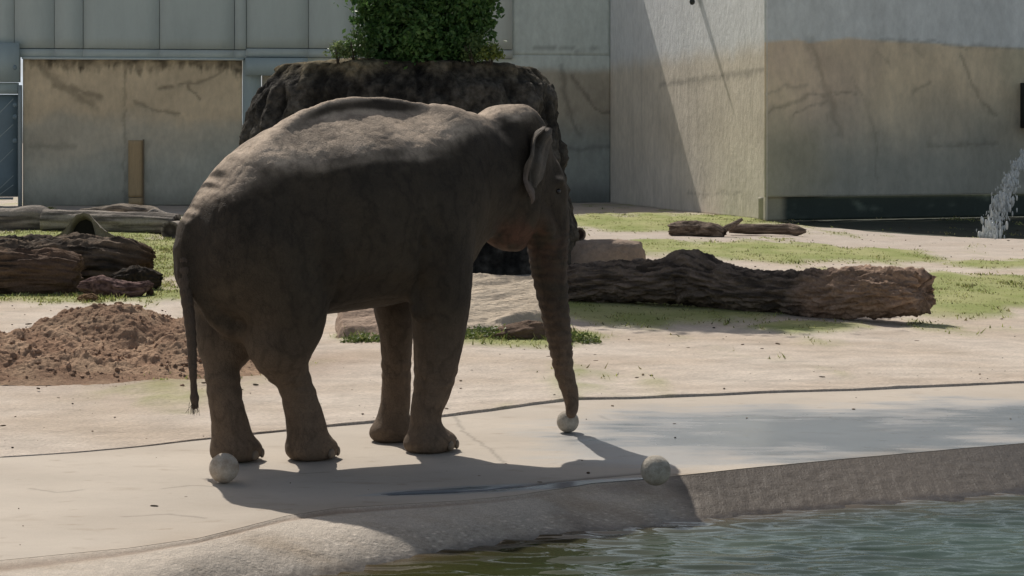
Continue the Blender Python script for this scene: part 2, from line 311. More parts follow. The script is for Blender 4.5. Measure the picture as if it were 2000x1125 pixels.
# bank: lip, slope, under water
nb = 150
Db = np.interp(Xd, edgw[:, 0], edgw[:, 1]) + 0.004 + 0.02 * fbm(P3(Xd * 1.5, 0, 3), 4)
Dw = np.interp(Xd, wlnw[:, 0], wlnw[:, 1]); Wd = np.maximum(Db - Dw, 0.12)
s = np.linspace(0, 2.6, nb)[None]
lipf = sstep(1.2, -1.2, Xd)[:, None]                      # left: rounded pale lip; right: straight ramp
DB = Db[:, None] - Wd[:, None] * s; XB = np.repeat(Xd[:, None], nb, 1)
zr = -s * 0.2; zl = -0.2 * np.where(s < 1, 0.30 * s + 0.70 * s ** 3.0, 1 + (s - 1) * 2.05)
ZB = zr * (1 - lipf) + zl * lipf - 0.001 - 0.010 * lipf * np.exp(-((s - .09) / 0.05) ** 2) * sstep(-4.2, -2.6, Xd)[:, None]
ZB = np.where(s > 1, np.minimum(ZB, -0.2 * s), ZB)
stb = sstep(-0.1, 0.5, fbm(P3(XB * 1.2, DB * 3.0, 44), 5, 0.6)); ZB += (0.004 * fbm(P3(XB * 2.2, DB * 2.2, 3), 4) + 0.006 * fbm(P3(XB * 12, DB * 12, 3), 3)) * np.minimum(s * 3, 1)
bar = np.array([lin(212, 198, 180) * 0.85, lin(128, 114, 98) * 0.42, lin(98, 90, 80) * 0.33])
mud = sstep(-0.15, 0.75, XB - 0.6 + 0.9 * fbm(P3(XB * 1.3, DB * 2, 8), 4))[..., None]
dk = sstep(2.2, 4.5, XB)[..., None]
bar[0] = bar[0] * 0.93; cb = bar[0] * (1 - 0.28 * stb[..., None] * np.array([0.8, 1, 1.25])) * (1 - mud) + (bar[1] * (1 - dk) + bar[2] * dk) * mud
grav = sstep(0.35, 0.85, s + 0.5 * fbm(P3(XB * 1.1, DB * 1.1, 12), 4) + 0 * XB) * (1 - mud[..., 0]) * sstep(-4.0, -3.0, XB)
cb = cb * (1 - 0.15 * grav[..., None]) 
groove = np.exp(-((s - 0.09) / 0.06) ** 2) * lipf * sstep(-4.2, -2.6, XB); cb = cb * (1 - 0.4 * groove[..., None] * np.array([0.85, 1, 1.1]))
speck = fbm(P3(XB * 85, DB * 85, 0), 2); cb = cb * (1 + (0.7 * sstep(0.22, 0.5, speck) - 0.3 * sstep(0.1, 0.4, -speck))[..., None] * (0.3 + 0.7 * grav + 0.3 * mud[..., 0])[..., None])
band = sstep(0.86, 1.0, s + 0.1 * fbm(P3(XB * 3, 0, 1), 3)); cb = cb * (1 - 0.45 * band[..., None])
under = sstep(1.0, 1.8, s + 0 * XB)[..., None]; cb = cb * (1 - under) + lin(74, 76, 44) * 0.5 * under
wb = np.clip(0.55 * mud[..., 0] + band + 0.1 * grav, 0, 1) * 0.8
def strie(nt, b):                                       # diagonal broom marks on the ramp
    N, L = nt.nodes, nt.links
    tc = N.new('ShaderNodeTexCoord'); mp = N.new('ShaderNodeMapping'); mp.inputs['Rotation'].default_value = (0, 0, math.radians(52)); mp.inputs['Scale'].default_value = (22, 1.5, 1)
    nz = N.new('ShaderNodeTexNoise'); nz.inputs['Scale'].default_value = 1.0; nz.inputs['Detail'].default_value = 4
    L.new(tc.outputs['Object'], mp.inputs[0]); L.new(mp.outputs[0], nz.inputs['Vector'])
    bp = N.new('ShaderNodeBump'); bp.inputs['Strength'].default_value = 0.28; bp.inputs['Distance'].default_value = 0.012
    old = b.inputs['Normal'].links[0].from_socket; L.new(old, bp.inputs['Normal']); L.new(nz.outputs['Fac'], bp.inputs['Height']); L.new(bp.outputs[0], b.inputs['Normal'])
M_bank = mat('bank_concrete', vcol=True, rough=0.7, var=0.12, scale=6, bump=0.8, bscale=60, bdist=0.012, wet=0.28, spec=0.3, extra=strie, fine=0.15, fscale=110)
bank = mesh('pool_bank', P3(XB, DB, ZB).reshape(-1, 3), gridF(nx, nb), M_bank, col=cb.reshape(-1, 3), att={'wet': wb.ravel()}); tag(bank, kind='structure')
bed = mesh('pool_bed', *box(-7.5, 8.5, 3.0, 15.0, -0.9, -0.75), mat('pool_bed', (0.03, 0.035, 0.015), bump=0), smooth=False); tag(bed, kind='structure')
# water with real ripples
wx = np.linspace(-7.5, 8.5, 620); wd = np.linspace(3.0, 15.2, 470)
WX, WD = np.meshgrid(wx, wd, indexing='ij')
def wave(X, D):
    a = -np.abs(pn(P3(X * 1.5 + 0.25 * D, D * 6.5, 0))) * 0.030 + pn(P3(X * 2.8, D * 13, 7)) * 0.013 + pn(P3(X * 5, D * 22, 4)) * 0.004 + 0.008
    return a
WV = P3(WX, WD, WZ + wave(WX, WD))
M_water = bpy.data.materials.new('pool_water'); M_water.use_nodes = True; nt = M_water.node_tree; b = nt.nodes['Principled BSDF']
b.inputs['Roughness'].default_value = 0.03; b.inputs['IOR'].default_value = 1.33; b.inputs['Base Color'].default_value = (0.55, 0.62, 0.36, 1); b.inputs['Transmission Weight'].default_value = 1.0
va = nt.nodes.new('ShaderNodeVolumeAbsorption'); va.inputs['Color'].default_value = (0.50, 0.58, 0.25, 1); va.inputs['Density'].default_value = 3.0
tcn = nt.nodes.new('ShaderNodeTexCoord'); mpn = nt.nodes.new('ShaderNodeMapping'); mpn.inputs['Scale'].default_value = (1, 2.2, 1); nzn = nt.nodes.new('ShaderNodeTexNoise'); nzn.inputs['Scale'].default_value = 9; nzn.inputs['Detail'].default_value = 3
bpn = nt.nodes.new('ShaderNodeBump'); bpn.inputs['Strength'].default_value = 0.10; bpn.inputs['Distance'].default_value = 0.02
nt.links.new(tcn.outputs['Object'], mpn.inputs[0]); nt.links.new(mpn.outputs[0], nzn.inputs['Vector']); nt.links.new(nzn.outputs['Fac'], bpn.inputs['Height']); nt.links.new(bpn.outputs[0], b.inputs['Normal'])
# murky water: mostly an opaque green body colour under a clear glossy surface
b.inputs['Transmission Weight'].default_value = 0.0; b.inputs['Specular IOR Level'].default_value = 0.5
wn_ = nt.nodes.new('ShaderNodeAttribute'); wn_.attribute_name = 'Col'; nt.links.new(wn_.outputs['Color'], b.inputs['Base Color']); nt.nodes.remove(va)
sh = np.interp(WX, wlnw[:, 0], wlnw[:, 1]) - WD
shal = np.exp(-np.clip(sh, 0, 9) / 0.22)[..., None]; gn = sstep(-0.4, 0.5, fbm(P3(WX * 0.8, WD * 1.2, 5), 4))[..., None]
lft = sstep(2.0, -0.5, WX)[..., None]
cw = (np.array([0.045, 0.072, 0.054]) * (1 - lft) + np.array([0.030, 0.034, 0.010]) * lft) * (0.7 + 0.6 * gn); cw = cw * (1 - shal) + lin(120, 106, 84) * 0.5 * shal
water = mesh('pool_water', WV.reshape(-1, 3), gridF(len(wx), len(wd))[:, ::-1], M_water, col=cw.reshape(-1, 3)); tag(water, kind='structure')

# ------------------------------------------------------------------ walls
EL = np.array([-19.5, 60.6]); CORN = np.array([3.32, 64.0]); NEAR = np.array([6.69, 50.0]); ER = np.array([22.0, 56.0])
EL = CORN + (EL - CORN)
def plane_pt(px, py, A, B):                      # sight line x wall plane -> (s along wall, z)
    d = (B - A) / np.linalg.norm(B - A); k = (px - 1000) / FOC
    # A + s d has X = k D
    s = (k * A[1] - A[0]) / (d[0] - k * d[1]); D = A[1] + s * d[1]
    return s, CAMH - (py - HZ) * D / FOC
def wall_face(name, A, B, s0, s1, z0, z1, ds, colf, m, parent, off=0.0, thick=0.3, dispf=None):
    d = (B - A) / np.linalg.norm(B - A); nrm = np.array([d[1], -d[0]])
    if nrm[1] > 0 and abs(nrm[1]) > 0.1: nrm = -nrm
    if nrm[0] > 0 and abs(nrm[0]) > 0.9: nrm = -nrm
    S, Z = np.meshgrid(np.linspace(s0, s1, max(2, int((s1 - s0) / ds))), np.linspace(z0, z1, max(2, int((z1 - z0) / ds))), indexing='ij')
    o = off + (dispf(S, Z) if dispf else 0 * S)
    X = A[0] + S * d[0] + o * nrm[0]; Y = A[1] + S * d[1] + o * nrm[1]
    V = P3(X, Y, Z).reshape(-1, 3); n, m_ = S.shape; F = gridF(n, m_)
    if np.cross(np.array([d[0], d[1], 0]), [0, 0, 1]) @ np.array([nrm[0], nrm[1], 0]) < 0: F = F[:, ::-1]
    # closed slab behind the face
    k = len(V); back = []
    ring = list(range(0, m_)) + [i * m_ + m_ - 1 for i in range(1, n)] + [(n - 1) * m_ + j for j in range(m_ - 2, -1, -1)] + [i * m_ for i in range(n - 2, 0, -1)]
    Vb = V[ring].copy(); Vb[:, 0] -= nrm[0] * thick; Vb[:, 1] -= nrm[1] * thick
    V = np.concatenate([V, Vb]); r = np.array(ring); q = np.arange(len(r)); q2 = (q + 1) % len(r)
    F = np.concatenate([F, np.stack([r, r[q2], k + q2, k + q], -1)])
    c = colf(S, Z).reshape(-1, 3); c = np.concatenate([c, c[ring]])
    return mesh(name, V, F, m, parent, col=c, smooth=False if ds > 1 else True)
M_mural = mat('painted_concrete', vcol=True, rough=0.9, var=0.12, scale=1.1, stretch=(1, 1, 0.55), bump=0.6, bscale=6, bdist=0.05, spec=0.15, fine=0.07, fscale=6)
M_panel = mat('wall_panel_paint', vcol=True, rough=0.7, var=0.08, scale=0.7, stretch=(1, 1, 0.25), bump=0.12, bscale=6, bdist=0.02, spec=0.25)
KW = 3.6                                          # shaded walls: photo colour -> base colour
def wcol(*rgb): return np.minimum(lin(*rgb) * KW, 0.78)
def cracks(S, Z, A, B, lst):
    m = 0 * S
    for w, a, pts in lst:
        P = [plane_pt(x, y, A, B) for x, y in pts]
        dd = segdist(S + 0.16 * fbm(P3(S * 2, Z * 2, 1), 5, 0.65), Z + 0.16 * fbm(P3(S * 2, Z * 2, 9), 5, 0.65), P) / (0.55 + 0.9 * sstep(-.3, .4, fbm(P3(S * 3, Z * 3, 5), 3)))
        m = np.maximum(m, a * np.exp(-(dd / w) ** 2))
    return m
c3 = lambda L: [(1060 + x / 2.128, y / 2.128) for x, y in L]
WTOP = 11.0
# far wall
fw = empty('wall', (CORN[0], CORN[1], 0), label='long shaded concrete wall behind the boulder with a faded rock mural low down', cat='wall')
LF = np.linalg.norm(CORN - EL); 
def s_of(px, A=EL, B=CORN): return plane_pt(px, 200, A, B)[0]
crk_f = [(0.10, .45, c3([(75, 270), (95, 400), (150, 560)])), (0.07, .5, c3([(120, 310), (190, 420), (240, 465), (300, 470)])), (0.06, .5, [(1040, 92), (1165, 96)]), (0.08, .35, [(1090, 290), (1200, 288)]), (0.07, .3, [(1250, 250), (1240, 350)])]
def col_far(S, Z):
    n = fbm(P3(S * 0.45, Z * 0.6, 1), 5)[..., None]; n2 = fbm(P3(S * 2.5, Z * 0.3, 2), 4)[..., None]
    top = wcol(113, 117, 114); och = wcol(96, 91, 82); bot = wcol(84, 87, 84)
    zt = 4.55 + 0.3 * fbm(P3(S * 0.5, 0, 3), 3)
    a = sstep(-0.10, 0.25, zt - Z)[..., None]; bb = sstep(3.3, 1.8, Z)[..., None]
    c = top * (1 - a) + (och * (1 - bb) + bot * bb) * a
    c = c * (1 + 0.25 * n * a + 0.10 * n2)
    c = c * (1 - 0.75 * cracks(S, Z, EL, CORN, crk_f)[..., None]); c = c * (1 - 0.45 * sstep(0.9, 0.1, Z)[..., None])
    return c
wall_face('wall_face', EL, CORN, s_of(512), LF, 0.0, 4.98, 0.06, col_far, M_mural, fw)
wall_face('upper_wall', EL, CORN, s_of(1000), LF, 4.982, WTOP, 0.12, col_far, M_mural, fw)
def col_pan(S, Z):
    base = wcol(101, 106, 103); g = wcol(107, 109, 105); w = sstep(s_of(800), s_of(1000), S)[..., None]
    return (base * (1 - w) + g * w) * (1 + 0.10 * fbm(P3(S * 0.9, Z * 0.3, 4), 4) - 0.10 * sstep(0.1, 0.5, fbm(P3(S * 3, Z * 0.25, 6), 4)))[..., None]
joints = [-90, 29, 107, 163, 312, 458, 481, 602, 690, 850, 1000]
for i, (a, b_) in enumerate(zip(joints[:-1], joints[1:])):
    s0, s1 = s_of(a) + 0.010, s_of(b_) - 0.010
    zb = 4.80 if b_ <= 481 else 4.86
    wall_face('panel', EL, CORN, max(s0, 0.02), s1, zb + 0.30, WTOP, 0.35, col_pan, M_panel, fw, off=0.16 + 0.01 * (i % 3), thick=0.12)
    wall_face('panel', EL, CORN, max(s0, 0.02) - 0.01, s1 + 0.01, zb, zb + 0.27, 0.35, col_pan, M_panel, fw, off=0.17, thick=0.12)
wall_face('upper_backing', EL, CORN, 0.0, s_of(1000) - 0.02, 4.84, WTOP - 0.02, 3.0, lambda S, Z: np.tile(wcol(70, 76, 76), S.shape + (1,)), M_panel, fw, off=0.03, thick=0.4)
wall_face('cap_ledge', EL, CORN, s_of(44), s_of(476), 4.745, 4.797, 0.5, lambda S, Z: np.tile(wcol(108, 114, 112), S.shape + (1,)), M_panel, fw, off=0.26, thick=0.3)
# left painted wall section
lw = empty('wall', (-12, 60.9, 0), label='low ochre painted wall with black water streaks left of the elephant', cat='wall')
crk_l = [(0.16, .5, [(62, 110), (110, 160), (180, 205)]), (0.12, .55, [(105, 165), (150, 175), (195, 190)]), (0.05, .6, [(311, 173), (335, 170)]), (0.05, .6, [(365, 165), (390, 195)]), (0.07, .5, [(350, 165), (400, 158), (450, 130)]),
         (0.06, .5, [(260, 200), (300, 214), (350, 222)]), (0.05, .5, [(125, 165), (150, 180), (175, 205)]), (0.045, .35, [(244, 100), (244, 405)]), (0.10, .3, [(60, 285), (150, 284)])]
def col_left(S, Z):
    n = fbm(P3(S * 0.5, Z * 0.7, 11), 5)[..., None]; n2 = fbm(P3(S * 4.5, Z * 0.9, 12), 5, 0.65)
    z1 = plane_pt(200, 235, EL, CORN)[1]
    och = wcol(121, 109, 90); bei = wcol(113, 107, 94); gry = wcol(104, 103, 94)
    a = sstep(-0.4, 0.4, Z - z1 + 0.9 * n[..., 0])[..., None]; b2 = sstep(2.4, 1.2, Z + 0.8 * n[..., 0] - 0.12 * (S - 8))[..., None]
    c = och * a + (bei * (1 - b2) + gry * b2) * (1 - a); c = c * (1 + 0.28 * n)
    strk = sstep(0.0, 0.55, n2 + 0.9 * sstep(4.0, 4.8, Z) - 0.25 + 0.5 * n[..., 0]) * sstep(3.0, 4.0, Z)
    c = c * (1 - 0.60 * strk[..., None] * (0.55 + 0.9 * sstep(-.4, .5, fbm(P3(S * 2, Z * 3, 77), 4)))[..., None]); c = c * (1 - 0.75 * cracks(S, Z, EL, CORN, crk_l)[..., None])
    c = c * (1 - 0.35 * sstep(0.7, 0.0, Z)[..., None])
    return c
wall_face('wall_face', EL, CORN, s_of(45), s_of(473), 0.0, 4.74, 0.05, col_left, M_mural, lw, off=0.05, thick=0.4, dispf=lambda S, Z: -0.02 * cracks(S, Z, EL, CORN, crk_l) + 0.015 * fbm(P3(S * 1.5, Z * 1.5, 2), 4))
blue = lambda S, Z: np.tile(wcol(90, 98, 98), S.shape + (1,)) * (1 + 0.12 * fbm(P3(S * 2, Z * 0.4, 4), 4))[..., None]
pw = empty('wall_post', tuple([*(EL + (CORN - EL) / LF * s_of(490)), 0]), label='blue grey wall column between the ochre wall and the boulder', cat='column')
wall_face('column_face', EL, CORN, s_of(474), s_of(510), 0, 4.84, 0.2, blue, M_panel, pw, off=0.10, thick=0.45)
wall_face('column_head', EL, CORN, s_of(479), s_of(600), 4.25, 4.82, 0.2, blue, M_panel, pw, off=0.42, thick=0.5)
# plank leaning on left wall
plk = empty('plank', (at(265, 412)[0], 60.4, 0), label='narrow tan wooden board standing upright against the ochre wall', cat='board')
M_plk = mat('plank_wood', tuple(wcol(112, 96, 72) * 0.85), rough=0.8, var=0.2, scale=3, stretch=(6, 6, 0.5), bump=0.4, bscale=12)
s0, zt_ = plane_pt(251, 274, EL, CORN); s1, zb_ = plane_pt(279, 386, EL, CORN)
flat = lambda S, Z: np.ones(S.shape + (3,))
wall_face('board', EL, CORN, s0, s1, zb_ + 0.02, zt_, 0.1, flat, M_plk, plk, off=0.14, thick=0.07)
wall_face('board', EL, CORN, s0 + 0.01, s1 + 0.012, 0.0, zb_, 0.1, flat, M_plk, plk, off=0.15, thick=0.08)
wall_face('side_strip', EL, CORN, s1 + 0.004, s1 + 0.05, 0.0, zt_ + 0.03, 0.1, flat, mat('strip_wood', tuple(wcol(70, 62, 50)), bump=0.2), plk, off=0.17, thick=0.1)
# gate at far left
gt = empty('gate', (-17.2, 60.4, 0), label='dark blue grey metal gate with slanting cables at the left end of the wall', cat='gate')
M_gm = mat('gate_metal', tuple(wcol(62, 72, 76)), rough=0.55, var=0.12, scale=2, bump=0.1, spec=0.4)
M_gl = mat('gate_post_metal', tuple(wcol(84, 90, 90)), rough=0.45, var=0.1, scale=2, bump=0.1, spec=0.5)
one = lambda S, Z: np.ones(S.shape + (3,))
wall_face('backing_panel', EL, CORN, -2.0, s_of(36), 0.3, 3.6, 0.5, one, M_gm, gt, off=0.06, thick=0.2)
wall_face('header_box', EL, CORN, -2.0, s_of(39), 4.0, 5.25, 0.5, blue, M_panel, gt, off=0.40, thick=0.6)
wall_face('lintel', EL, CORN, -2.0, s_of(36), 3.62, 3.98, 0.5, blue, M_panel, gt, off=0.25, thick=0.4)
wall_face('post', EL, CORN, s_of(37), s_of(43.5), 0.0, 3.9, 0.5, one, M_gl, gt, off=0.28, thick=0.3)
wall_face('bottom_rail', EL, CORN, -2.0, s_of(27), 0.22, 0.29, 0.5, one, M_gl, gt, off=0.24, thick=0.1)
for (ya, yb) in ((217, 193), (264, 243), (314, 291), (365, 343), (377, 361)):
    a = atD(-60, ya + (ya - yb) * 60 / 26, 60.2); c = atD(26, yb, 60.3); pts = [(*(a + (c - a) * k + np.array([0, 0, -0.05 * math.sin(k * math.pi)])), 0.014) for k in np.linspace(0, 1, 8)]
    V, F, _ = tube(pts, 6, 12); mesh('cable', V, F, M_gl, gt)
for yy in (132, 205, 228, 275):
    a = atD(29, yy, 60.2); V, F = rock(a, (0.14, 0.12, 0.16), yy, 6, 0.2); mesh('hinge', V, F, M_gm, gt)

# pillar face and right wall
pf = empty('wall', (NEAR[0], NEAR[1], 0), label='sunlit concrete wall return with a slanting shadow edge, between the two shaded walls', cat='wall')
crk_p = [(0.09, .55, c3([(490, 352), (560, 342), (640, 330), (720, 322), (920, 288)])), (0.16, .3, c3([(610, 335), (650, 338), (680, 330)])), (0.12, .22, c3([(640, 350), (650, 560), (655, 760)])), (0.05, .4, c3([(600, 805), (700, 806)])), (0.05, .4, c3([(720, 800), (830, 806)])),
         (0.06, .25, c3([(492, 60), (492, 350)])), (0.05, .2, c3([(585, 60), (590, 320)])), (0.06, .3, c3([(620, 640), (680, 735)]))]
def col_pil(S, Z):
    n = fbm(P3(S * 0.5, Z * 0.6, 21), 5)[..., None]; n2 = fbm(P3(S * 3.0, Z * 0.22, 22), 4)[..., None]
    top = lin(222, 222, 220); och = lin(216, 205, 188); a = sstep(-0.25, 0.5, 4.75 + 0.3 * fbm(P3(S * 0.8, 0, 3), 3) - Z)[..., None]; lo = sstep(2.4, 1.0, Z)[..., None]
    c = top * (1 - a) + (och * (1 - 0.5 * lo) + lin(214, 206, 194) * 0.5 * lo) * a
    c = c * (1 + 0.16 * n * a - 0.16 * np.clip(n2, 0, 1) * (0.4 + a))
    return c * (1 - 0.6 * cracks(S, Z, CORN, NEAR, crk_p)[..., None])
LP = np.linalg.norm(NEAR - CORN)
wall_face('wall_face', CORN, NEAR, 0.0, LP - 0.004, 0.0, WTOP, 0.07, col_pil, M_mural, pf, off=0.0, thick=0.06)
rw = empty('wall', (14.0, 53, 0), label='right hand shaded wall painted with ochre rock, over a dark wet base', cat='wall')
crk_r = [(0.15, .42, c3([(1110, 178), (1145, 240), (1170, 340), (1200, 420), (1220, 500), (1240, 560)])), (0.05, .5, c3([(935, 470), (1010, 435), (1130, 392), (1300, 390)])), (0.045, .45, c3([(1040, 480), (1120, 440), (1180, 420)])),
         (0.05, .3, c3([(1290, 320), (1340, 430), (1385, 550), (1390, 800)])), (0.06, .5, c3([(1740, 230), (1780, 340), (1830, 420), (1880, 480)])), (0.05, .45, c3([(1400, 168), (1600, 176), (1720, 190), (2000, 200)])),
         (0.06, .4, c3([(1600, 602), (1750, 605), (1890, 595)])), (0.06, .4, c3([(1545, 385), (1610, 340)])), (0.05, .35, c3([(930, 390), (1010, 360), (1100, 365)])), (0.06, .3, c3([(1390, 210), (1430, 260)])), (0.06, .25, c3([(1540, 200), (1580, 230)]))]
mtop = [plane_pt(x, y, NEAR, ER) for x, y in c3([(930, 172), (1060, 163), (1110, 176), (1270, 156), (1400, 168), (1600, 176), (1720, 188), (2000, 200)])]
def col_rt(S, Z):
    n = fbm(P3(S * 0.45, Z * 0.6, 31), 5)[..., None]; n2 = fbm(P3(S * 2.2, Z * 0.25, 32), 4)[..., None]; n3 = sstep(-0.3, 0.3, fbm(P3(S * 0.35, Z * 0.35, 35), 3))[..., None]
    zt = np.interp(S, [m[0] for m in mtop], [m[1] for m in mtop])
    top = wcol(119, 121, 119); o1 = wcol(130, 117, 98); o2 = wcol(120, 108, 94); o3 = wcol(114, 110, 92); bot = wcol(99, 98, 90)
    a = sstep(-0.03, 0.05, zt - Z)[..., None]; lo = sstep(3.9, 1.3, Z + 0.8 * n[..., 0])[..., None]; dr = sstep(0, 12, S)[..., None]
    och = o1 * (1 - n3) + (o2 * (1 - dr) + o3 * dr) * n3
    low = bot * (1 - 0.35 * sstep(2.5, 0.5, S + n[..., 0] * 2)[..., None]) + wcol(104, 96, 74) * 0.35 * sstep(2.5, 0.5, S + n[..., 0] * 2)[..., None]
    c = top * (1 - a) + (och * (1 - lo) + low * lo) * (1 - 0.12 * dr) * a
    c = c * (1 + 0.25 * n * a + 0.12 * n2 + 0.10 * n * (1 - a))
    return c * (1 - 0.62 * cracks(S, Z, NEAR, ER, crk_r)[..., None])
def col_alg(S, Z):
    n = fbm(P3(S * 1.2, Z * 2.2, 41), 5)[..., None]; g = sstep(0.1, 0.5, n)
    c = wcol(26, 32, 28) * (1 - g) + wcol(56, 62, 54) * g
    e = sstep(0.75, 0.45, S + 0.1 * n[..., 0])[..., None]; return c * (1 - e) + wcol(96, 92, 78) * e
zl = plane_pt(1500, 385, NEAR, ER)[1]; LR = np.linalg.norm(ER - NEAR)
wall_face('wall_face', NEAR, ER, 0.0, LR, zl, WTOP, 0.06, col_rt, M_mural, rw, off=0.0, thick=0.06, dispf=lambda S, Z: -0.02 * cracks(S, Z, NEAR, ER, crk_r))
wall_face('wet_base', NEAR, ER, 0.02, LR, 0.0, zl - 0.01, 0.06, col_alg, mat('algae_wall', vcol=True, rough=0.6, var=0.2, scale=2, bump=0.4, bscale=8), rw, off=-0.12, thick=0.3)
# spout and water jet
spt = empty('spout', (14.0, 52.6, 3.1), label='dark metal chute fixed high on the right wall at the picture edge', cat='spout')
Mdm = mat('dark_metal', (0.03, 0.032, 0.03), rough=0.5, bump=0.1)
s0, z1_ = plane_pt(1992, 162, NEAR, ER); s1, z0_ = plane_pt(2030, 250, NEAR, ER)
wall_face('chute', NEAR, ER, s0, s1, z0_, z1_, 0.3, one, Mdm, spt, off=0.55, thick=0.53)
a = atD(2012, 252, 52.2); V, F, _ = tube([(a[0] + .1, a[1] - 0.2, a[2] + .3, 0.22), (a[0], a[1] - 0.45, a[2] - 0.15, 0.18), (a[0] - 0.1, a[1] - 0.8, a[2] - .45, 0.15)], 14, 10); mesh('nozzle', V, F, Mdm, spt)
V = []; F = []; nV = 0; p0 = np.array([a[0] - 0.1, a[1] - 0.9, a[2] - .5]); p1 = at(1932, 466, 0.0)
U8, F8 = cube_sphere(4)
for i in range(1500):
    tt = rng.random() ** 0.8; c = p0 + (p1 - p0) * tt; c[2] = p0[2] + 0.5 * tt * 1.6 - (p0[2] + 0.8) * tt ** 1.8 if False else p0[2] * (1 - tt ** 1.7)
    c = c + rng.normal(size=3) * (0.03 + 0.13 * tt) * np.array([0.8, 1.0, 0.9]); sz = rng.uniform(0.003, 0.011) * (1 + tt) * (1.6 if (math.sin(tt * 34) > 0.2) else 0.7)
    V.append(U8 * np.array([sz, sz, sz * 3.5]) + [c[0], c[1], max(c[2], 0.03)]); F.append(F8 + nV); nV += len(U8)
M_drop = mat('white_water', (0.6, 0.62, 0.60), rough=0.15, bump=0, var=0.05, spec=0.6)
jet = mesh('water_jet', np.concatenate(V), np.concatenate(F), M_drop); tag(jet, 'white broken stream of water falling from the chute at the right wall', 'water jet', kind='stuff')
# bracket with rod on the sunlit wall
rd = empty('bracket', (5.2, 56, 5.8), label='small black bracket with a long rod high on the sunlit wall', cat='bracket')
s_, z_ = plane_pt(1362, -16, CORN, NEAR); dpf = (NEAR - CORN) / LP; nl = np.array([-1, -dpf[0] / -dpf[1]]); nl = np.array([dpf[1], -dpf[0]]); nl = nl if nl[0] < 0 else -nl
b0 = CORN + dpf * s_
pts = [(*(b0 + nl * 0.0), z_, 0.15), (*(b0 + nl * 0.32), z_ - 0.01, 0.11), (*(b0 + nl * 0.66), z_ - .02, 0.018)]
V, F, _ = tube(pts, 10, 14); mesh('rod', V, F, Mdm, rd)
q = atD(1352, 3, b0[1] - 0.3); V, F = rock(q, (0.16, 0.16, 0.2), 3, 8, 0.1); mesh('camera_dome', V, F, Mdm, rd)
V, F, _ = tube([(*(b0 + nl * 0.1), z_, 0.03), (q[0], q[1], q[2], 0.03)], 8, 6); mesh('arm', V, F, Mdm, rd)

# ------------------------------------------------------------------ boulder, slab and rocks
def rock_mat(name, a, b, scale=3.0, bump=0.8, **k): return mat(name, tuple(a), tint=tuple(b), rough=0.92, var=0.35, scale=scale, bump=bump, bscale=scale * 3.5, bdist=0.05, spec=0.15, **k)
def boulder():
    nth, nz = 300, 130
    th = np.linspace(0, 2 * np.pi, nth, endpoint=False)[:, None]; tz = np.linspace(0, 1.35, nz)[None]
    cx, cy = -1.75, 31.5
    # side profile: radius (x) against height, then the top disc
    zt = 3.42
    z = np.minimum(tz, 1.0) * zt
    prof = np.interp(z / zt, [0, 0.35, 0.7, 0.88, 1.0], [1.07, 1.03, 0.97, 0.91, 0.80])
    inn = np.clip((tz - 1) / 0.35, 0, 1)
    c, s = np.cos(th), np.sin(th)
    rx = 2.56 * (np.abs(c) ** 2.6 + np.abs(s) ** 2.6) ** (-1 / 2.6); 
    R = prof * (1 - inn); X = cx + rx * c * R; Y = cy + 0.62 * rx * s * R; Z = z + inn * 0.10 + 0 * th
    left = np.clip(-c, 0, 1); X = X - left * (1 - z / zt) * 0.32; Z = Z - 0.16 * np.clip(c, 0, 1) ** 3 * (0.5 + inn) * (tz > 0.9)
    P = P3(X, Y, Z); n = fbm(P * 0.9 + 3, 6, 0.55); fi = fbm(P * [3.2, 3.2, 1.6], 5, 0.6); rid = 1 - np.abs(fbm(P * [1.6, 1.6, 0.7] + 8, 4)) * 3
    fade = np.where(inn > 0, 0.45, 1.0) * sstep(0, .15, 1 - inn)
    d = (0.20 * n + 0.17 * fi + 0.10 * np.clip(rid, -1, 1)) * fade
    nrm = P3(c + 0 * z, s + 0 * z, 0 * th + 0 * z); P = P + nrm * d[..., None]; P[..., 2] += np.where(inn > 0, 0.05 * fi + 0.06 * n, 0.04 * fi * (tz > .8))
    base = lin(84, 80, 74) * 0.95; dark = lin(52, 50, 47); moss = lin(138, 126, 100) * 0.8
    a = sstep(-0.3, 0.3, fi + n)[..., None]; col = base * a + dark * (1 - a)
    up = sstep(0.90, 1.02, tz + 0.10 * fi + 0.04 * n)[..., None] * np.clip(0.35 + 0.65 * sstep(0.5, -0.8, c + 0.3 * n), 0, 1)[..., None]
    col = col * (1 - up) + moss * up; col = col * (0.7 + 0.5 * sstep(-0.3, 0.4, fi)[..., None])
    F = gridF(nth, nz, True)
    m = mat('boulder_stone', vcol=True, rough=0.95, var=0.35, scale=3.5, bump=1.0, bscale=9, bdist=0.08, spec=0.1, fine=0.5, fscale=11)
    o = mesh('boulder', P.reshape(-1, 3), F, m, col=col.reshape(-1, 3)); tag(o, 'huge dark flat topped boulder behind the elephant carrying a leafy tree', 'boulder')
boulder()
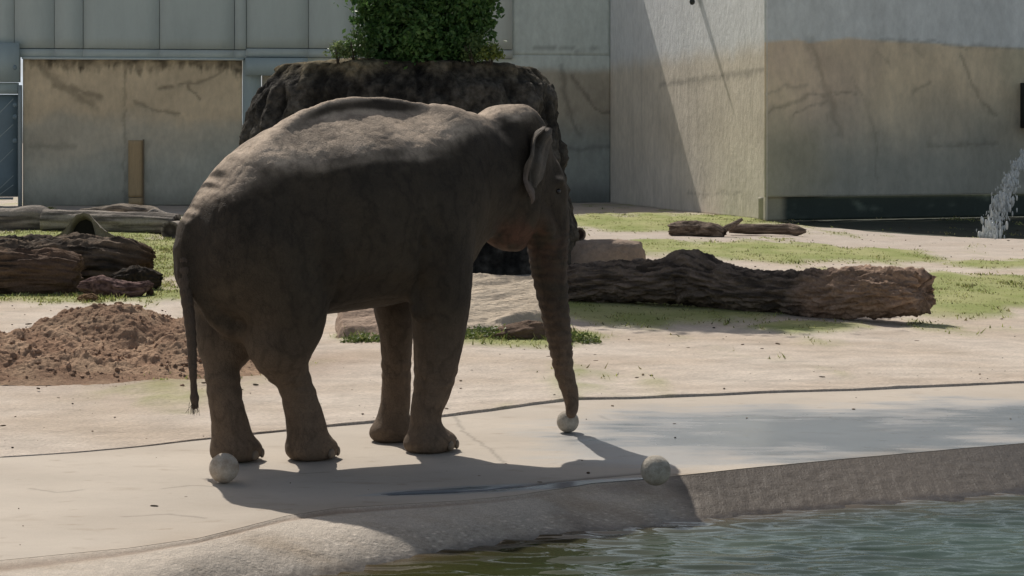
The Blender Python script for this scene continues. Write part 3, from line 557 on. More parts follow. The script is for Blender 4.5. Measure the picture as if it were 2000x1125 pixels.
# pale slab lying behind the elephant's front legs
def slab(name, corners, zt, th, seed, label, m, n=90):
    """corners: 4 ground points (front left, front right, back right, back left); zt: heights of the top at them; th: thickness"""
    c = [np.array(p) for p in corners]; u = np.linspace(0, 1, n)[:, None]; v = np.linspace(0, 1, n)[None]
    B = lambda q: (q[0] * (1 - u)[..., None] + q[1] * u[..., None]) * (1 - v)[..., None] + (q[3] * (1 - u)[..., None] + q[2] * u[..., None]) * v[..., None]
    XY = B([p[:2] for p in c]); zz = B([np.array([z]) for z in zt])[..., 0]
    e = np.minimum(np.minimum(u, 1 - u), np.minimum(v, 1 - v)) * 2
    P = P3(XY[..., 0], XY[..., 1], zz); nn = fbm(P * [1.2, 2.6, 1] + seed, 5, 0.55); led = fbm(P3(XY[..., 0] * 0.8 + XY[..., 1] * 1.1, XY[..., 1] * 3.0 - XY[..., 0], seed), 4)
    lay = np.floor(led * 7) / 7 * 0.6 + led * 0.4
    P[..., 2] += 0.05 * nn + 0.11 * lay - 0.10 * (1 - sstep(0, 0.18, e)); ed = (1 - sstep(0, 0.12, e)) 
    cen = P.reshape(-1, 3).mean(0); out = (P[..., :2] - cen[:2]); P[..., :2] += out * (0.10 * fbm(P3(u * 4 + 0 * v, v * 4 + 0 * u, seed), 4) * (1 - sstep(0, 0.5, e)))[..., None]
    V = P.reshape(-1, 3); F = gridF(n, n)
    ring = list(range(0, n)) + [i * n + n - 1 for i in range(1, n)] + [(n - 1) * n + j for j in range(n - 2, -1, -1)] + [i * n for i in range(n - 2, 0, -1)]
    prev = np.array(ring); allV = [V]; Fs = [F]; k = len(V); q = np.arange(len(ring)); q2 = (q + 1) % len(ring); R = V[ring]
    for lev in (0.3, 0.6, 1.0):
        W = R.copy(); bz = np.maximum(R[:, 2] - th, -0.05) if True else 0; W[:, 2] = R[:, 2] * (1 - lev) + bz * lev
        W[:, :2] = R[:, :2] + (cen[:2] - R[:, :2]) * (0.02 + 0.16 * lev ** 2) * 1 + 0.04 * pn(R * 4 + lev * 3)[:, None]
        allV.append(W); cur = k + q; Fs.append(np.stack([prev, prev[q2], cur[q2], cur], -1)); prev = cur; k += len(ring)
    allV.append(cen[None] * [1, 1, 0]); Fs.append(np.stack([prev, prev[q2], np.full(len(q), k)], -1))
    A = np.concatenate([f for f in Fs if f.shape[1] == 4]); T = [f for f in Fs if f.shape[1] == 3][0]
    o = mesh(name, np.concatenate(allV), [A, T], m); tag(o, label, 'rock'); return o
M_slab = mat('slab_stone', tuple(lin(212, 196, 174) * 0.9), tint=tuple(lin(200, 182, 158) * 0.85), rough=0.9, var=0.18, scale=3, stretch=(1, 3, 1), bump=0.9, bscale=9, bdist=0.05, spec=0.15, fine=0.1)
slab('rock_slab', [at(885, 668)[:2], at(1066, 655)[:2], [0.42, 22.6], [-0.75, 22.9]], [0.10, 0.30, 0.60, 0.56], 0.6, 3.3, 'pale layered rock slab between the elephant front leg and its trunk', M_slab)
M_slab2 = mat('slab_stone_brown', tuple(lin(190, 166, 146) * 0.85), tint=tuple(lin(140, 118, 100) * 0.8), rough=0.9, var=0.25, scale=4, stretch=(1, 2, 1), bump=1.0, bscale=12, bdist=0.05, spec=0.15)
slab('rock_slab', [at(655, 668)[:2], at(800, 668)[:2], [-1.1, 22.0], [-2.05, 22.3]], [0.12, 0.12, 0.42, 0.40], 0.45, 8.1, 'brown ridged rock under the elephant belly between its legs', M_slab2, 70)
V, F = rock(at(1012, 670) + [0, .12, .10], (.74, .42, .30), 31, 30, .35, 1.8, .05)  # dark wedge added where the slab's overhang only has shade beneath
V[:, 2] *= np.clip(.55 + (V[:, 0] - V[:, 0].min()) * .75, .4, 1.1)
o = mesh('rock', V, F, rock_mat('slab_shade_wedge', lin(120, 100, 84), lin(80, 66, 56), 6)); tag(o, 'dark brown wedge standing in for the shaded underside of the pale slab beside the trunk', 'rock')
M_rk = rock_mat('grey_rock', lin(160, 142, 126), lin(110, 94, 82))
V, F = rock(np.array([(1188 - 1000) * 29.5 / FOC, 29.5, 0.20]), (1.08, 0.9, 0.84), 5, 30, 0.18, 1.4, 0.1, top=0.40, squash=0.55)
o = mesh('rock', V, F, M_rk); tag(o, 'flat topped grey brown rock block behind the left end of the big dark log', 'rock')
M_rk2 = rock_mat('pale_rock', lin(150, 142, 128), lin(98, 90, 78), 9)
M_rk3 = rock_mat('brown_rock', lin(130, 104, 76), lin(66, 50, 40), 9)
for (px, py, w, h, dp, sd, m, lab) in [(118, 577, .34, .12, .3, 11, M_rk2, 'pale knobbly stone lying against the foot of the front left log'), (172, 590, .27, .13, .25, 12, M_rk3, 'brown stone sitting at the top of the earth heap below the left logs'),
        (232, 597, .13, .06, .12, 14, M_rk3, 'small flat brown stone just behind the crest of the earth heap'), (205, 575, .10, .11, .1, 15, M_rk2, 'small white stone in front of the purple bark piece'), (1108 + 70, 583, .1, .05, .1, 16, M_rk2, 'tiny pale stone under the left end of the big log')]:
    p = at(px, py); V, F = rock(p + [0, 0, h * 0.35], (w, dp, h), sd, 18, 0.5, 2.4, sd); o = mesh('stone', V, F, m); tag(o, lab, 'stone')
# upright splinter of wood
p = at(293, 582); V, F = rock(p + [0, 0, .07], (.11, .1, .24), 21, 14, 0.3); V[:, 0] = p[0] + (V[:, 0] - p[0]) * np.clip(1.25 - (V[:, 2]) * 4, 0.15, 1.2)
o = mesh('wood_splinter', V, F, rock_mat('dark_splinter', lin(70, 55, 45), lin(40, 34, 30), 8)); tag(o, 'small dark pointed wood chunk standing in grass near the left log end', 'wood chunk')

# ------------------------------------------------------------------ logs
def wood(name, a, b, c=None, s=(1, 1, 1), scale=4, bump=0.9):
    return mat(name, vcol=True, rough=0.9, var=0.22, scale=scale, stretch=s, bump=bump, bscale=scale * 3, bdist=0.04, spec=0.15, fine=0.15, fscale=40)
M_wood = wood('weathered_wood', 0, 0); M_bark = wood('bark', 0, 0, scale=6, bump=1.0)
def log(name, pts, label, cA, cB, cE, n=120, seg=72, rough=0.08, ridges=5.0, grain=1.0, jag=0.1, seed=1.0, m=None, parent=None, cat='log', lump=0.0, lumpf=1.2, top=None, ends=None):
    def dis(L, th):
        q = P3(L * grain, np.cos(th) * ridges * 0.35 + seed, np.sin(th) * ridges * 0.35)
        f = fbm(q, 5, 0.6); g = 1 - np.abs(fbm(P3(L * grain * 0.7, np.cos(th) * ridges * 0.5 - seed, np.sin(th) * ridges * 0.5), 4)) * 2.5
        return 1 + rough * f + rough * 0.5 * g + lump * fbm(P3(L * lumpf, np.cos(th) * 0.9 + seed, np.sin(th) * 0.9), 3)
    V, F, (t, th, cap) = tube(pts, seg, n, 6, dis, jag, seed)
    a = sstep(-0.35, 0.35, fbm(P3(t * 4 * grain, np.cos(th) * ridges * 0.6 + seed, np.sin(th) * ridges * 0.6), 5))[:, None]
    col = np.asarray(cA) * a + np.asarray(cB) * (1 - a)
    ee = sstep(0, 0.4, cap)[:, None]; rings = (0.8 + 0.3 * np.sin(cap * 40 + 3 * fbm(V * 5, 3)))[:, None]; col = col * (1 - ee) + np.asarray(cE) * rings * ee
    if ends is not None:                                 # differently coloured far stretch (broken, bare wood)
        t0, cc = ends; w = sstep(t0 - 0.03, t0 + 0.06, t + 0.06 * fbm(V * 3, 4))[:, None]; col = col * (1 - w) + np.asarray(cc) * (0.7 + 0.5 * a) * w
    o = mesh(name, V, F, m or M_wood, parent, col=col)
    if label: tag(o, label, cat)
    return o
def wp(px, py, D, r): p = atD(px, py, D); return (*p, r)
grey1, grey2 = lin(128, 120, 110) * 0.85, lin(86, 80, 74) * 0.8
dk1, dk2, red = lin(98, 86, 76) * 0.8, lin(46, 42, 38), lin(120, 88, 70) * 0.8
# big dark log on the right
log('fallen_log', [wp(1085, 556, 25.1, .19), wp(1130, 554, 25.0, .215), wp(1220, 550, 24.7, .22), wp(1290, 549, 24.4, .25), wp(1335, 543, 24.3, .29), wp(1400, 555, 24.0, .245), wp(1470, 568, 23.6, .215), wp(1540, 573, 23.3, .22), wp(1600, 575, 23.0, .25), wp(1690, 573, 22.5, .25), wp(1760, 572, 22.2, .25), wp(1800, 571, 22.0, .22)],
    'big gnarled dark log in tree shade with its rusty broken end sunlit on the right', lin(140, 124, 110) * 0.9, lin(72, 64, 58), red, n=520, seg=150, rough=0.42, ridges=9, grain=3.6, jag=0.18, seed=4.2, m=M_bark, lump=0.30, lumpf=1.7, ends=(0.70, lin(168, 142, 122) * 0.88))
# near left pair
log('fallen_log', [wp(-260, 530, 28.2, .40), wp(-80, 525, 28.0, .40), wp(60, 522, 27.8, .39), wp(180, 520, 27.7, .385), wp(250, 523, 27.6, .36), wp(285, 530, 27.6, .30)], 'thick rotting log at left with a ragged mossy end, back one of the pair', lin(136, 118, 100) * 0.8, dk2, lin(90, 68, 52) * 0.7, n=300, seg=110, rough=0.34, ridges=11, grain=1.9, jag=0.22, seed=2.1, m=M_bark, lump=0.10, ends=(0.93, lin(96, 76, 58) * 0.7))
log('fallen_log', [wp(-260, 545, 26.7, .34), wp(-60, 540, 26.6, .33), wp(60, 537, 26.5, .32), wp(120, 538, 26.5, .31), wp(152, 541, 26.5, .27)], 'reddish split log at the left edge, lying in front of the thicker rotting log', lin(136, 112, 92) * 0.75, lin(60, 50, 42), red, n=260, seg=110, rough=0.34, ridges=12, grain=1.5, jag=0.15, seed=6.1, m=M_bark, lump=0.08, ends=(0.72, lin(120, 98, 82) * 0.72))
log('bark_piece', [wp(158, 560, 26.0, .06), wp(190, 560, 26.0, .13), wp(225, 566, 25.9, .12), wp(265, 567, 25.8, .09), wp(292, 556, 26.0, .05)], 'purple brown slab of loose bark lying before the left log end', lin(150, 120, 112) * 0.75, lin(66, 50, 48), dk2, n=90, seg=50, rough=0.4, ridges=6, grain=3, jag=0.1, seed=9.3, m=M_bark, lump=0.3, lumpf=4, cat='bark')
log('root_clump', [wp(225, 548, 27.0, .10), wp(262, 548, 27.0, .16), wp(295, 545, 27.0, .14), wp(312, 545, 27.0, .07)], 'dark lumpy clump of roots at the foot of the rotting log end', lin(80, 68, 56) * 0.7, dk2, dk2, n=80, seg=50, rough=0.5, ridges=7, grain=4, jag=0.1, seed=3.3, m=M_bark, lump=0.4, lumpf=5, cat='root')
# hollow arch stump
def arch():
    D0 = 35.5; n, m_ = 60, 40; S = FOC / D0
    px = np.linspace(104, 232, n)
    h = np.interp(px, [104, 120, 132, 142, 152, 165, 178, 188, 198, 212, 232], [2, 10, 20, 36, 46, 50, 47, 34, 22, 12, 2]) / S + 33 / S
    hi = np.interp(px, [104, 132, 136, 144, 154, 165, 175, 182, 187, 190, 232], [0, 0, 30, 58, 70, 74, 70, 58, 30, 0, 0]) / S
    X = (px - 1000) / S; V = []; F = []
    for k, y in enumerate((-0.10, 0.9)):
        f = 1 - 0.35 * k
        for hh in (h * f, hi * f): V.append(P3(X + 0.02 * fbm(P3(X * 9, k, hh), 3), D0 + y + 0.03 * fbm(P3(X * 5, hh, k), 3), hh + 0.02 * fbm(P3(X * 12, y, 0), 3)))
    V = np.concatenate(V); i = np.arange(n - 1)
    q = lambda a, b: np.stack([a * n + i, a * n + i + 1, b * n + i + 1, b * n + i], -1)
    F = np.concatenate([q(0, 1), q(0, 2), q(1, 3), q(2, 3)])
    col = np.tile(lin(128, 122, 116), (len(V), 1)); col[n:2 * n] *= 0.8; col[3 * n:] *= 0.25; col[2 * n:3 * n] *= .7  # inner surfaces painted darker for the shade in the hollow
    o = mesh('hollow_stump', V, F, M_wood, col=col); tag(o, 'pale arched hollow stump with a dark opening behind the left logs', 'stump')
    md = o.modifiers.new('s', 'SUBSURF'); md.levels = 1; md.render_levels = 2
    V, F = box(X[0] + .1, X[-1] - .2, D0 + 0.86, D0 + 0.9, -0.05, 0.24)
    th = np.linspace(0, np.pi, 20); c = np.array([(163 - 1000) / S, D0 + 0.12, 0]); P = np.concatenate([[c], c + np.stack([np.cos(th) * .30, 0 * th, np.sin(th) ** .6 * 0.76], -1)])
    mesh('hollow_shade', P, np.array([(0, i + 1, i + 2) for i in range(19)]), mat('hollow_shade', (0.012, 0.011, 0.010), bump=0.5, scale=10), o, world=False)  # dark sheet standing in for the shade deep inside the stump
arch()
# far left logs
g3, g4 = lin(172, 162, 150) * 0.9, lin(96, 90, 84) * 0.8
log('fallen_log', [wp(-260, 432, 45.5, .30), wp(-100, 431, 45.3, .29), wp(20, 431, 45, .28), wp(88, 430, 44.9, .27), wp(93, 431, 44.9, .25)], 'smooth grey trunk at the far left edge below the gate', g3, g4, g4, n=160, seg=64, rough=0.14, grain=0.8, seed=1.2, jag=0.02)
log('fallen_log', [wp(88, 432, 44.4, .265), wp(160, 433, 44.2, .26), wp(230, 435, 43.8, .25), wp(300, 436, 43.4, .23), wp(345, 438, 43.2, .2)], 'smooth grey trunk running from the far left trunk towards the elephant', g3, g4, g4, n=180, seg=64, rough=0.15, grain=0.8, seed=5.2, jag=0.02, lump=0.06)
log('branch', [wp(158, 416, 46.5, .09), wp(200, 413, 46.5, .11), wp(238, 409, 46.3, .14), wp(262, 412, 46.2, .14), wp(290, 413, 46.1, .13), wp(308, 424, 45, .09)], 'pale knotty branch lying on top of the far left trunk', lin(170, 156, 138) * 0.85, g4, g3, n=90, seg=36, rough=0.2, grain=2, seed=7.2, jag=0.05, lump=0.25, lumpf=2.5, cat='branch')
log('branch', [wp(280, 424, 44.6, .05), wp(300, 413, 44.8, .06), wp(322, 420, 44.6, .07), wp(350, 425, 44.4, .07)], 'forked grey branch beside the elephant rump above the log end', g3, g4, g3, n=60, seg=24, rough=0.15, grain=2, seed=8.2, jag=0.03, cat='branch')
log('log', [wp(332, 450, 41.3, .20), wp(350, 448, 43.3, .2), wp(380, 444, 46, .19)], 'round ended log pointing at the viewer right behind the elephant rump', g3, g4, lin(104, 96, 88) * 0.7, n=60, seg=40, rough=0.03, grain=0.5, seed=2.7, jag=0.01)
log('log', [wp(1131, 458, 40.2, .145), wp(1108, 456, 42.5, .145), wp(1080, 453, 45, .14)], 'log pointing at the viewer with a dark round end, just right of the trunk', lin(150, 138, 120) * 0.8, g4, lin(70, 58, 50) * 0.6, n=60, seg=40, rough=0.03, grain=0.5, seed=3.7, jag=0.01)
# driftwood before the pillar
dr1, dr2 = lin(158, 140, 124) * 0.8, lin(92, 78, 68) * 0.8
dw = log('driftwood', [wp(1310, 449, 42.2, .14), wp(1335, 448, 42.1, .165), wp(1370, 449, 42, .16), wp(1398, 452, 41.8, .15), wp(1414, 456, 41.7, .09)], 'chunky split driftwood with a raised broken branch, left piece before the sunlit wall', dr1, dr2, dr2 * .7, n=110, seg=60, rough=0.3, ridges=8, grain=1.8, jag=0.12, seed=1.9, m=M_bark, lump=0.2, lumpf=3, cat='driftwood')
log('branch_stub', [wp(1402, 458, 41.7, .06), wp(1418, 446, 41.8, .07), wp(1434, 438, 41.9, .055), wp(1449, 428, 42, .03)], None, dr1, dr2, dr1, n=50, seg=24, rough=0.25, grain=3, jag=0.06, seed=2.9, m=M_bark, parent=dw)
log('driftwood', [wp(1425, 447, 42.6, .09), wp(1460, 447, 42.5, .11), wp(1510, 448, 42.3, .105), wp(1545, 448, 42.2, .12), wp(1562, 451, 42.0, .09), wp(1573, 451, 42, .04)], 'long thin driftwood log with a pale knotted right end before the wall', dr1, dr2, dr1, n=110, seg=44, rough=0.14, ridges=6, grain=1.2, jag=0.06, seed=3.9, m=M_bark, lump=0.12, lumpf=2.5, cat='driftwood')

# ------------------------------------------------------------------ earth heap
def heap():
    x0, x1, y0, y1 = -6.4, -2.05, 16.75, 20.6; nx_, ny_ = 380, 330
    X, Y = np.meshgrid(np.linspace(x0, x1, nx_), np.linspace(y0, y1, ny_), indexing='ij')
    g = lambda cx, cy, rx, ry, h, p=1.6: h * np.exp(-((np.abs(X - cx) / rx) ** p + (np.abs(Y - cy) / ry) ** p))
    H = np.maximum(g(-4.0, 18.9, 1.15, .95, .55, 2.3), g(-5.3, 18.2, .75, .85, .50)); H = np.maximum(H, g(-4.7, 18.0, 1.6, .85, .42)); H = np.maximum(H, g(-3.15, 18.2, .85, .8, .36)); H = np.maximum(H, g(-2.7, 18.3, .55, .5, .14)); H = np.maximum(H, g(-6.2, 18.5, .9, .9, .5))
    P = P3(X, Y, 0 * X); w = sstep(0.02, 0.2, H)
    H = H + w * (0.05 * np.clip(fbm(P * 3.3 + 9, 3) * 3, 0, 1) * sstep(-.1, .3, fbm(P * 1.2, 2)) + 0.09 * fbm(P * 1.6, 3) + 0.07 * fbm(P * 5, 4, 0.6) + 0.030 * fbm(P * 17, 3, 0.6)) - 0.055 + 0.02 * fbm(P * 6, 4)
    a = sstep(-0.3, 0.4, fbm(P * 2.2, 4))[..., None]; f = fbm(P * 17, 3)[..., None]
    c = (lin(196, 166, 138) * a + lin(168, 136, 112) * (1 - a)) * 0.88 * (0.85 + 0.3 * sstep(-.3, .4, fbm(P * 1.1 + 4, 3))[..., None]) * (0.95 + 0.3 * f)
    m = mat('earth', vcol=True, rough=0.95, var=0.15, scale=8, bump=1.0, bscale=40, bdist=0.03, spec=0.1, fine=0.15, fscale=70)
    o = mesh('earth_heap', P3(X, Y, H).reshape(-1, 3), gridF(nx_, ny_), m, col=c.reshape(-1, 3)); tag(o, 'reddish brown heap of loose earth left of the elephant', 'earth heap', kind='stuff')
    def hz(x, y):
        i = np.clip(((x - x0) / (x1 - x0) * (nx_ - 1)).astype(int), 0, nx_ - 1); j = np.clip(((y - y0) / (y1 - y0) * (ny_ - 1)).astype(int), 0, ny_ - 1); return H[i, j]
    U, Fc = cube_sphere(4); n = 4200; px = rng.uniform(x0, x1, n); py = rng.uniform(16.6, 20, n)
    h = np.maximum(hz(px, py), 0.0); keep = (h > 0.02) | (rng.random(n) < 0.10 * np.exp(-np.maximum(np.abs(px + 4) - 1.8, 0) * 1.5)); px, py, h = px[keep], py[keep], h[keep]; n = len(px)
    sz = 0.004 + 0.020 * rng.random(n) ** 7
    W = U[None] * sz[:, None, None] * (1 + 0.5 * rng.normal(size=(n, 1, 3)) * 0.5) * (1 + 0.25 * rng.normal(size=(n, len(U), 1))) + np.stack([px, py, h + sz * 0.25], -1)[:, None]
    cc = (lin(190, 158, 134) * 0.9)[None] * rng.uniform(0.55, 1.2, n)[:, None]
    o2 = mesh('earth_clods', W.reshape(-1, 3), (Fc[None] + (np.arange(n) * len(U))[:, None, None]).reshape(-1, 4), m, col=np.repeat(cc, len(U), 0)); tag(o2, 'loose dark crumbs of earth scattered over and around the heap', 'soil crumbs', kind='stuff')
heap()
# small debris on sand and deck
def debris():
    U, Fc = cube_sphere(3); n = 3600; D = 9.5 + 38 * rng.random(n) ** 1.4; X = rng.uniform(-0.33, 0.33, n) * D
    k = (D > np.interp(X, edgw[:, 0], edgw[:, 1]) + 0.15); dens = np.where(D < crackD(X), 0.10, 0.8) * (0.4 + 1.2 * sstep(-0.1, 0.5, fbm(P3(X * 1.2, D * 0.8, 3), 3))); k &= rng.random(n) < dens
    X, D = X[k], D[k]; n = len(X); sz = 0.003 + 0.011 * rng.random(n) ** 4 + 0.003 * (D > 22); el = 1 + 3 * rng.random(n) ** 3
    an = rng.normal(0, .5, n); A = U[None] * np.stack([sz * el, sz * 0.9, sz * 0.6], -1)[:, None]
    x = A[..., 0] * np.cos(an)[:, None] - A[..., 1] * np.sin(an)[:, None]; y = A[..., 0] * np.sin(an)[:, None] + A[..., 1] * np.cos(an)[:, None]
    W = np.stack([x + X[:, None], y + D[:, None], A[..., 2] + sz[:, None] * 0.4 + np.where(D < crackD(X), 0, 0.02)[:, None]], -1)
    c = np.array([lin(96, 80, 62), lin(140, 124, 104), lin(70, 62, 50)])[rng.integers(0, 3, n)] * 0.8
    o = mesh('small_debris', W.reshape(-1, 3), (Fc[None] + (np.arange(n) * len(U))[:, None, None]).reshape(-1, 4), M_wood, col=np.repeat(c, len(U), 0)); tag(o, 'scattered crumbs, twigs and small stones on the sandy ground', 'debris', kind='stuff')
debris()

# ------------------------------------------------------------------ grass
def grass():
    n = 520000; D = 17 + 43 * rng.random(n) ** 0.9; X = rng.uniform(-0.36, 0.36, n) * D
    m = grass_mask(X, D); keep = rng.random(n) < m ** 1.5 * np.where(D > 35, 0.8, 1.0); X, D, m = X[keep], D[keep], m[keep]; n = len(X)
    cl = sstep(-0.3, 0.5, fbm(P3(X * 2.5, D * 2.5, 0), 3))
    h = (0.016 + 0.042 * rng.random(n) ** 1.5) * (0.5 + 0.9 * cl); px = 1000 + FOC * X / D; py = HZ + FOC * CAMH / D
    near = np.exp(-(((px - 1010) / 150) ** 2 + ((py - 665) / 24) ** 2)) + np.exp(-(((px - 170) / 170) ** 2 + ((py - 565) / 20) ** 2)) * 0.5 + np.exp(-(((px - 700) / 60) ** 2 + ((py - 668) / 14) ** 2)); h = h * (1 + 1.3 * near)
    w = 0.008 + 0.010 * (D / 40); an = rng.uniform(0, np.pi, n); ln = rng.normal(0, 0.6, (n, 2)) * h[:, None]
    b = np.stack([X, D, np.full(n, 0.018)], -1); dx = np.stack([np.cos(an) * w, np.sin(an) * w, 0 * w], -1)
    t = b + np.stack([ln[:, 0], ln[:, 1], h], -1); V = np.stack([b - dx, b + dx, t], 1)
    c = GRN * (1 - rng.random((n, 1))) + GRN2 * rng.random((n, 1)); dry = (rng.random(n) < 0.3)[:, None]; c = np.where(dry, lin(190, 180, 130) * 0.7, c) * rng.uniform(0.6, 1.3, (n, 1))
    mg = mat('grass_blades', vcol=True, rough=0.6, var=0.05, bump=0, spec=0.2)
    nt = mg.node_tree; bs = nt.nodes['Principled BSDF']
    tr = nt.nodes.new('ShaderNodeBsdfTranslucent'); mx = nt.nodes.new('ShaderNodeMixShader'); mx.inputs[0].default_value = 0.3
    a_ = nt.nodes.new('ShaderNodeAttribute'); a_.attribute_name = 'Col'; nt.links.new(a_.outputs['Color'], tr.inputs[0]); nt.links.new(bs.outputs[0], mx.inputs[1]); nt.links.new(tr.outputs[0], mx.inputs[2]); nt.links.new(mx.outputs[0], nt.nodes['Material Output'].inputs[0])
    o = mesh('grass', V.reshape(-1, 3), np.arange(3 * n).reshape(-1, 3), mg, col=np.repeat(c, 3, 0), smooth=False); tag(o, 'short patchy yellow green grass on the sandy enclosure floor', 'grass', kind='stuff')
    print('grass blades', n)
grass()

# ------------------------------------------------------------------ tree and shrubs on the boulder
def leaf_mat(name, a, tl=0.35):
    m = mat(name, vcol=True, rough=0.45, var=0.05, bump=0, spec=0.35); nt = m.node_tree; bs = nt.nodes['Principled BSDF']
    tr = nt.nodes.new('ShaderNodeBsdfTranslucent'); mx = nt.nodes.new('ShaderNodeMixShader'); mx.inputs[0].default_value = tl
    a_ = nt.nodes.new('ShaderNodeAttribute'); a_.attribute_name = 'Col'; nt.links.new(a_.outputs['Color'], tr.inputs[0]); nt.links.new(bs.outputs[0], mx.inputs[1]); nt.links.new(tr.outputs[0], mx.inputs[2]); nt.links.new(mx.outputs[0], nt.nodes['Material Output'].inputs[0]); return m
M_leaf = leaf_mat('tree_leaf', 0); M_stem = mat('stem_bark', (0.05, 0.04, 0.03), rough=0.9, var=0.2, scale=10)
def leaves(name, C, size, cA, cB, parent, m=M_leaf):
    n = len(C); d = rng.normal(size=(n, 3)); d /= np.linalg.norm(d, axis=1)[:, None]; e = np.cross(d, rng.normal(size=(n, 3))); e /= np.linalg.norm(e, axis=1)[:, None]; f = np.cross(d, e)
    s = (size * rng.uniform(0.6, 1.3, n))[:, None]
    V = np.stack([C - d * s * 0.5, C + e * s * 0.28 + f * s * .06, C + d * s * 0.55, C - e * s * 0.28 + f * s * .06], 1)
    t = rng.random((n, 1)); c = (cA * t + cB * (1 - t)) * rng.uniform(0.7, 1.2, (n, 1))
    return mesh(name, V.reshape(-1, 3), np.arange(4 * n).reshape(-1, 4), m, parent, col=np.repeat(c, 4, 0), smooth=False)
def clumpy(blobs, n, seed, thr=0.0, freq=1.6):
    w = np.array([b[3] * b[4] * b[5] for b in blobs]); pick = rng.choice(len(blobs), n, p=w / w.sum()); B = np.array(blobs)[pick]
    u = rng.normal(size=(n, 3)); u /= np.linalg.norm(u, axis=1)[:, None]; r = rng.random(n) ** 0.42 * (1 + 0.18 * np.abs(rng.normal(size=n)) * (rng.random(n) < 0.25))
    P = B[:, :3] + u * r[:, None] * B[:, 3:6] * (1 + 0.25 * fbm(u * 2.2 + pick[:, None] + seed, 4))[:, None]
    k = (fbm(P * freq + seed, 3) > thr - 0.25 * r) ; return P[k]
tree = empty('tree', (-1.5, 31.2, 3.4), label='dense dark green leafy tree growing on top of the boulder', cat='tree')
low = [(-2.30, 30.8, 4.25, .20, .3, .12), (-2.38, 30.8, 3.6, .16, .25, .10), (-.55, 30.7, 3.62, .18, .25, .10), (-.40, 30.8, 4.05, .16, .25, .1), (-1.45, 31.0, 4.0, .93, .95, .75), (-2.0, 30.9, 4.5, .62, .7, .5), (-.95, 30.9, 4.45, .62, .7, .55), (-1.9, 30.8, 3.72, .5, .5, .32), (-.95, 30.8, 3.75, .52, .5, .34), (-2.25, 30.9, 3.95, .30, .4, .14), (-.62, 30.9, 4.1, .30, .35, .25), (-0.5, 31, 4.55, .3, .4, .22), (-2.5, 30.9, 4.12, .16, .2, .09), (-2.42, 30.8, 3.75, .2, .2, .08), (-.30, 30.9, 4.25, .2, .2, .1), (-.42, 30.8, 3.85, .18, .2, .12), (-2.45, 31, 4.6, .3, .3, .2), (-.25, 31, 4.7, .3, .3, .2)]
P = clumpy(low, 52000, 3.0, 0.10, 3.4); leaves('foliage', P, 0.088, np.array([0.05, 0.13, 0.036]), np.array([0.12, 0.22, 0.06]), tree)
hi = [(-1.3, 30.6, 5.6, 1.5, 1.3, 1.1), (-1.0, 30.0, 6.9, 2.0, 1.5, 1.3), (-.1, 29.9, 6.2, 1.3, 1.2, 1.0), (0.3, 29.6, 7.6, 1.3, 1.2, 1.0), (-1.9, 29.7, 8.0, 1.4, 1.3, 1.1), (-.7, 29.4, 8.7, 1.4, 1.2, 0.9)]
P = clumpy(hi, 34000, 5.0, -0.1, 1.0); leaves('crown', P, 0.20, np.array([0.045, 0.115, 0.032]), np.array([0.08, 0.17, 0.045]), tree)
for pts in ([(-1.5, 31.2, 3.1, .16), (-1.45, 31.1, 4.5, .13), (-1.2, 30.7, 6.2, .09), (-.9, 30.2, 8.0, .04)], [(-1.4, 31.2, 3.2, .09), (-1.9, 31, 4.6, .06), (-2.1, 30.4, 6.6, .03)], [(-1.45, 31.1, 3.6, .09), (-.8, 30.8, 5, .06), (.2, 30, 7, .03)]):
    V, F, _ = tube(pts, 10, 20); mesh('trunk' if pts[0][3] > .1 else 'limb', V, F, M_stem, tree)
def shrub(px, py, D, w, h, n, label, cA, cB, sz=0.07, stems=5):
    p = atD(px, py, D) - [0, 0, .07]; t = empty('shrub', tuple(p), label=label, cat='shrub')
    P = clumpy([(p[0], D, p[2] + h * .5, w * .42, w * .45, h * .5), (p[0] + w * .3, D, p[2] + h * .2, w * .4, w * .3, h * .3), (p[0] - w * .35, D, p[2] + h * .15, w * .35, w * .3, h * .25), (p[0], D, p[2] + .02, w * .6, w * .3, h * .2)], n, px * .1, 0.0, 5.0); leaves('foliage', P, sz, cA, cB, t)
    for k in range(stems):
        a = rng.normal(0, .25, 2) * w; V, F, _ = tube([(p[0] + a[0] * .2, D, p[2] - .12, .012), (p[0] + a[0], D + a[1], p[2] + h * .5, .004)], 5, 5); mesh('stem', V, F, M_stem, t)
yg1, yg2 = np.array([0.24, 0.30, 0.13]), np.array([0.13, 0.20, 0.07])
shrub(660, 101, 30.2, .34, .26, 420, 'small pale green weed on the mossy left shoulder of the boulder', yg1, yg2)
shrub(694, 98, 30.3, .42, .40, 650, 'loose leafy shrub leaning left from the foot of the tree', np.array([.07, .13, .04]), yg2)
shrub(958, 104, 30.1, .34, .24, 420, 'small bright yellow green weed at the right foot of the tree', np.array([0.26, 0.30, 0.06]), yg2)
shrub(928, 104, 30.2, .36, .40, 520, 'mid green shrub between the tree and the bright weed', np.array([.10, .16, .05]), yg2)
M_h = leaf_mat('herb_leaf', 0)
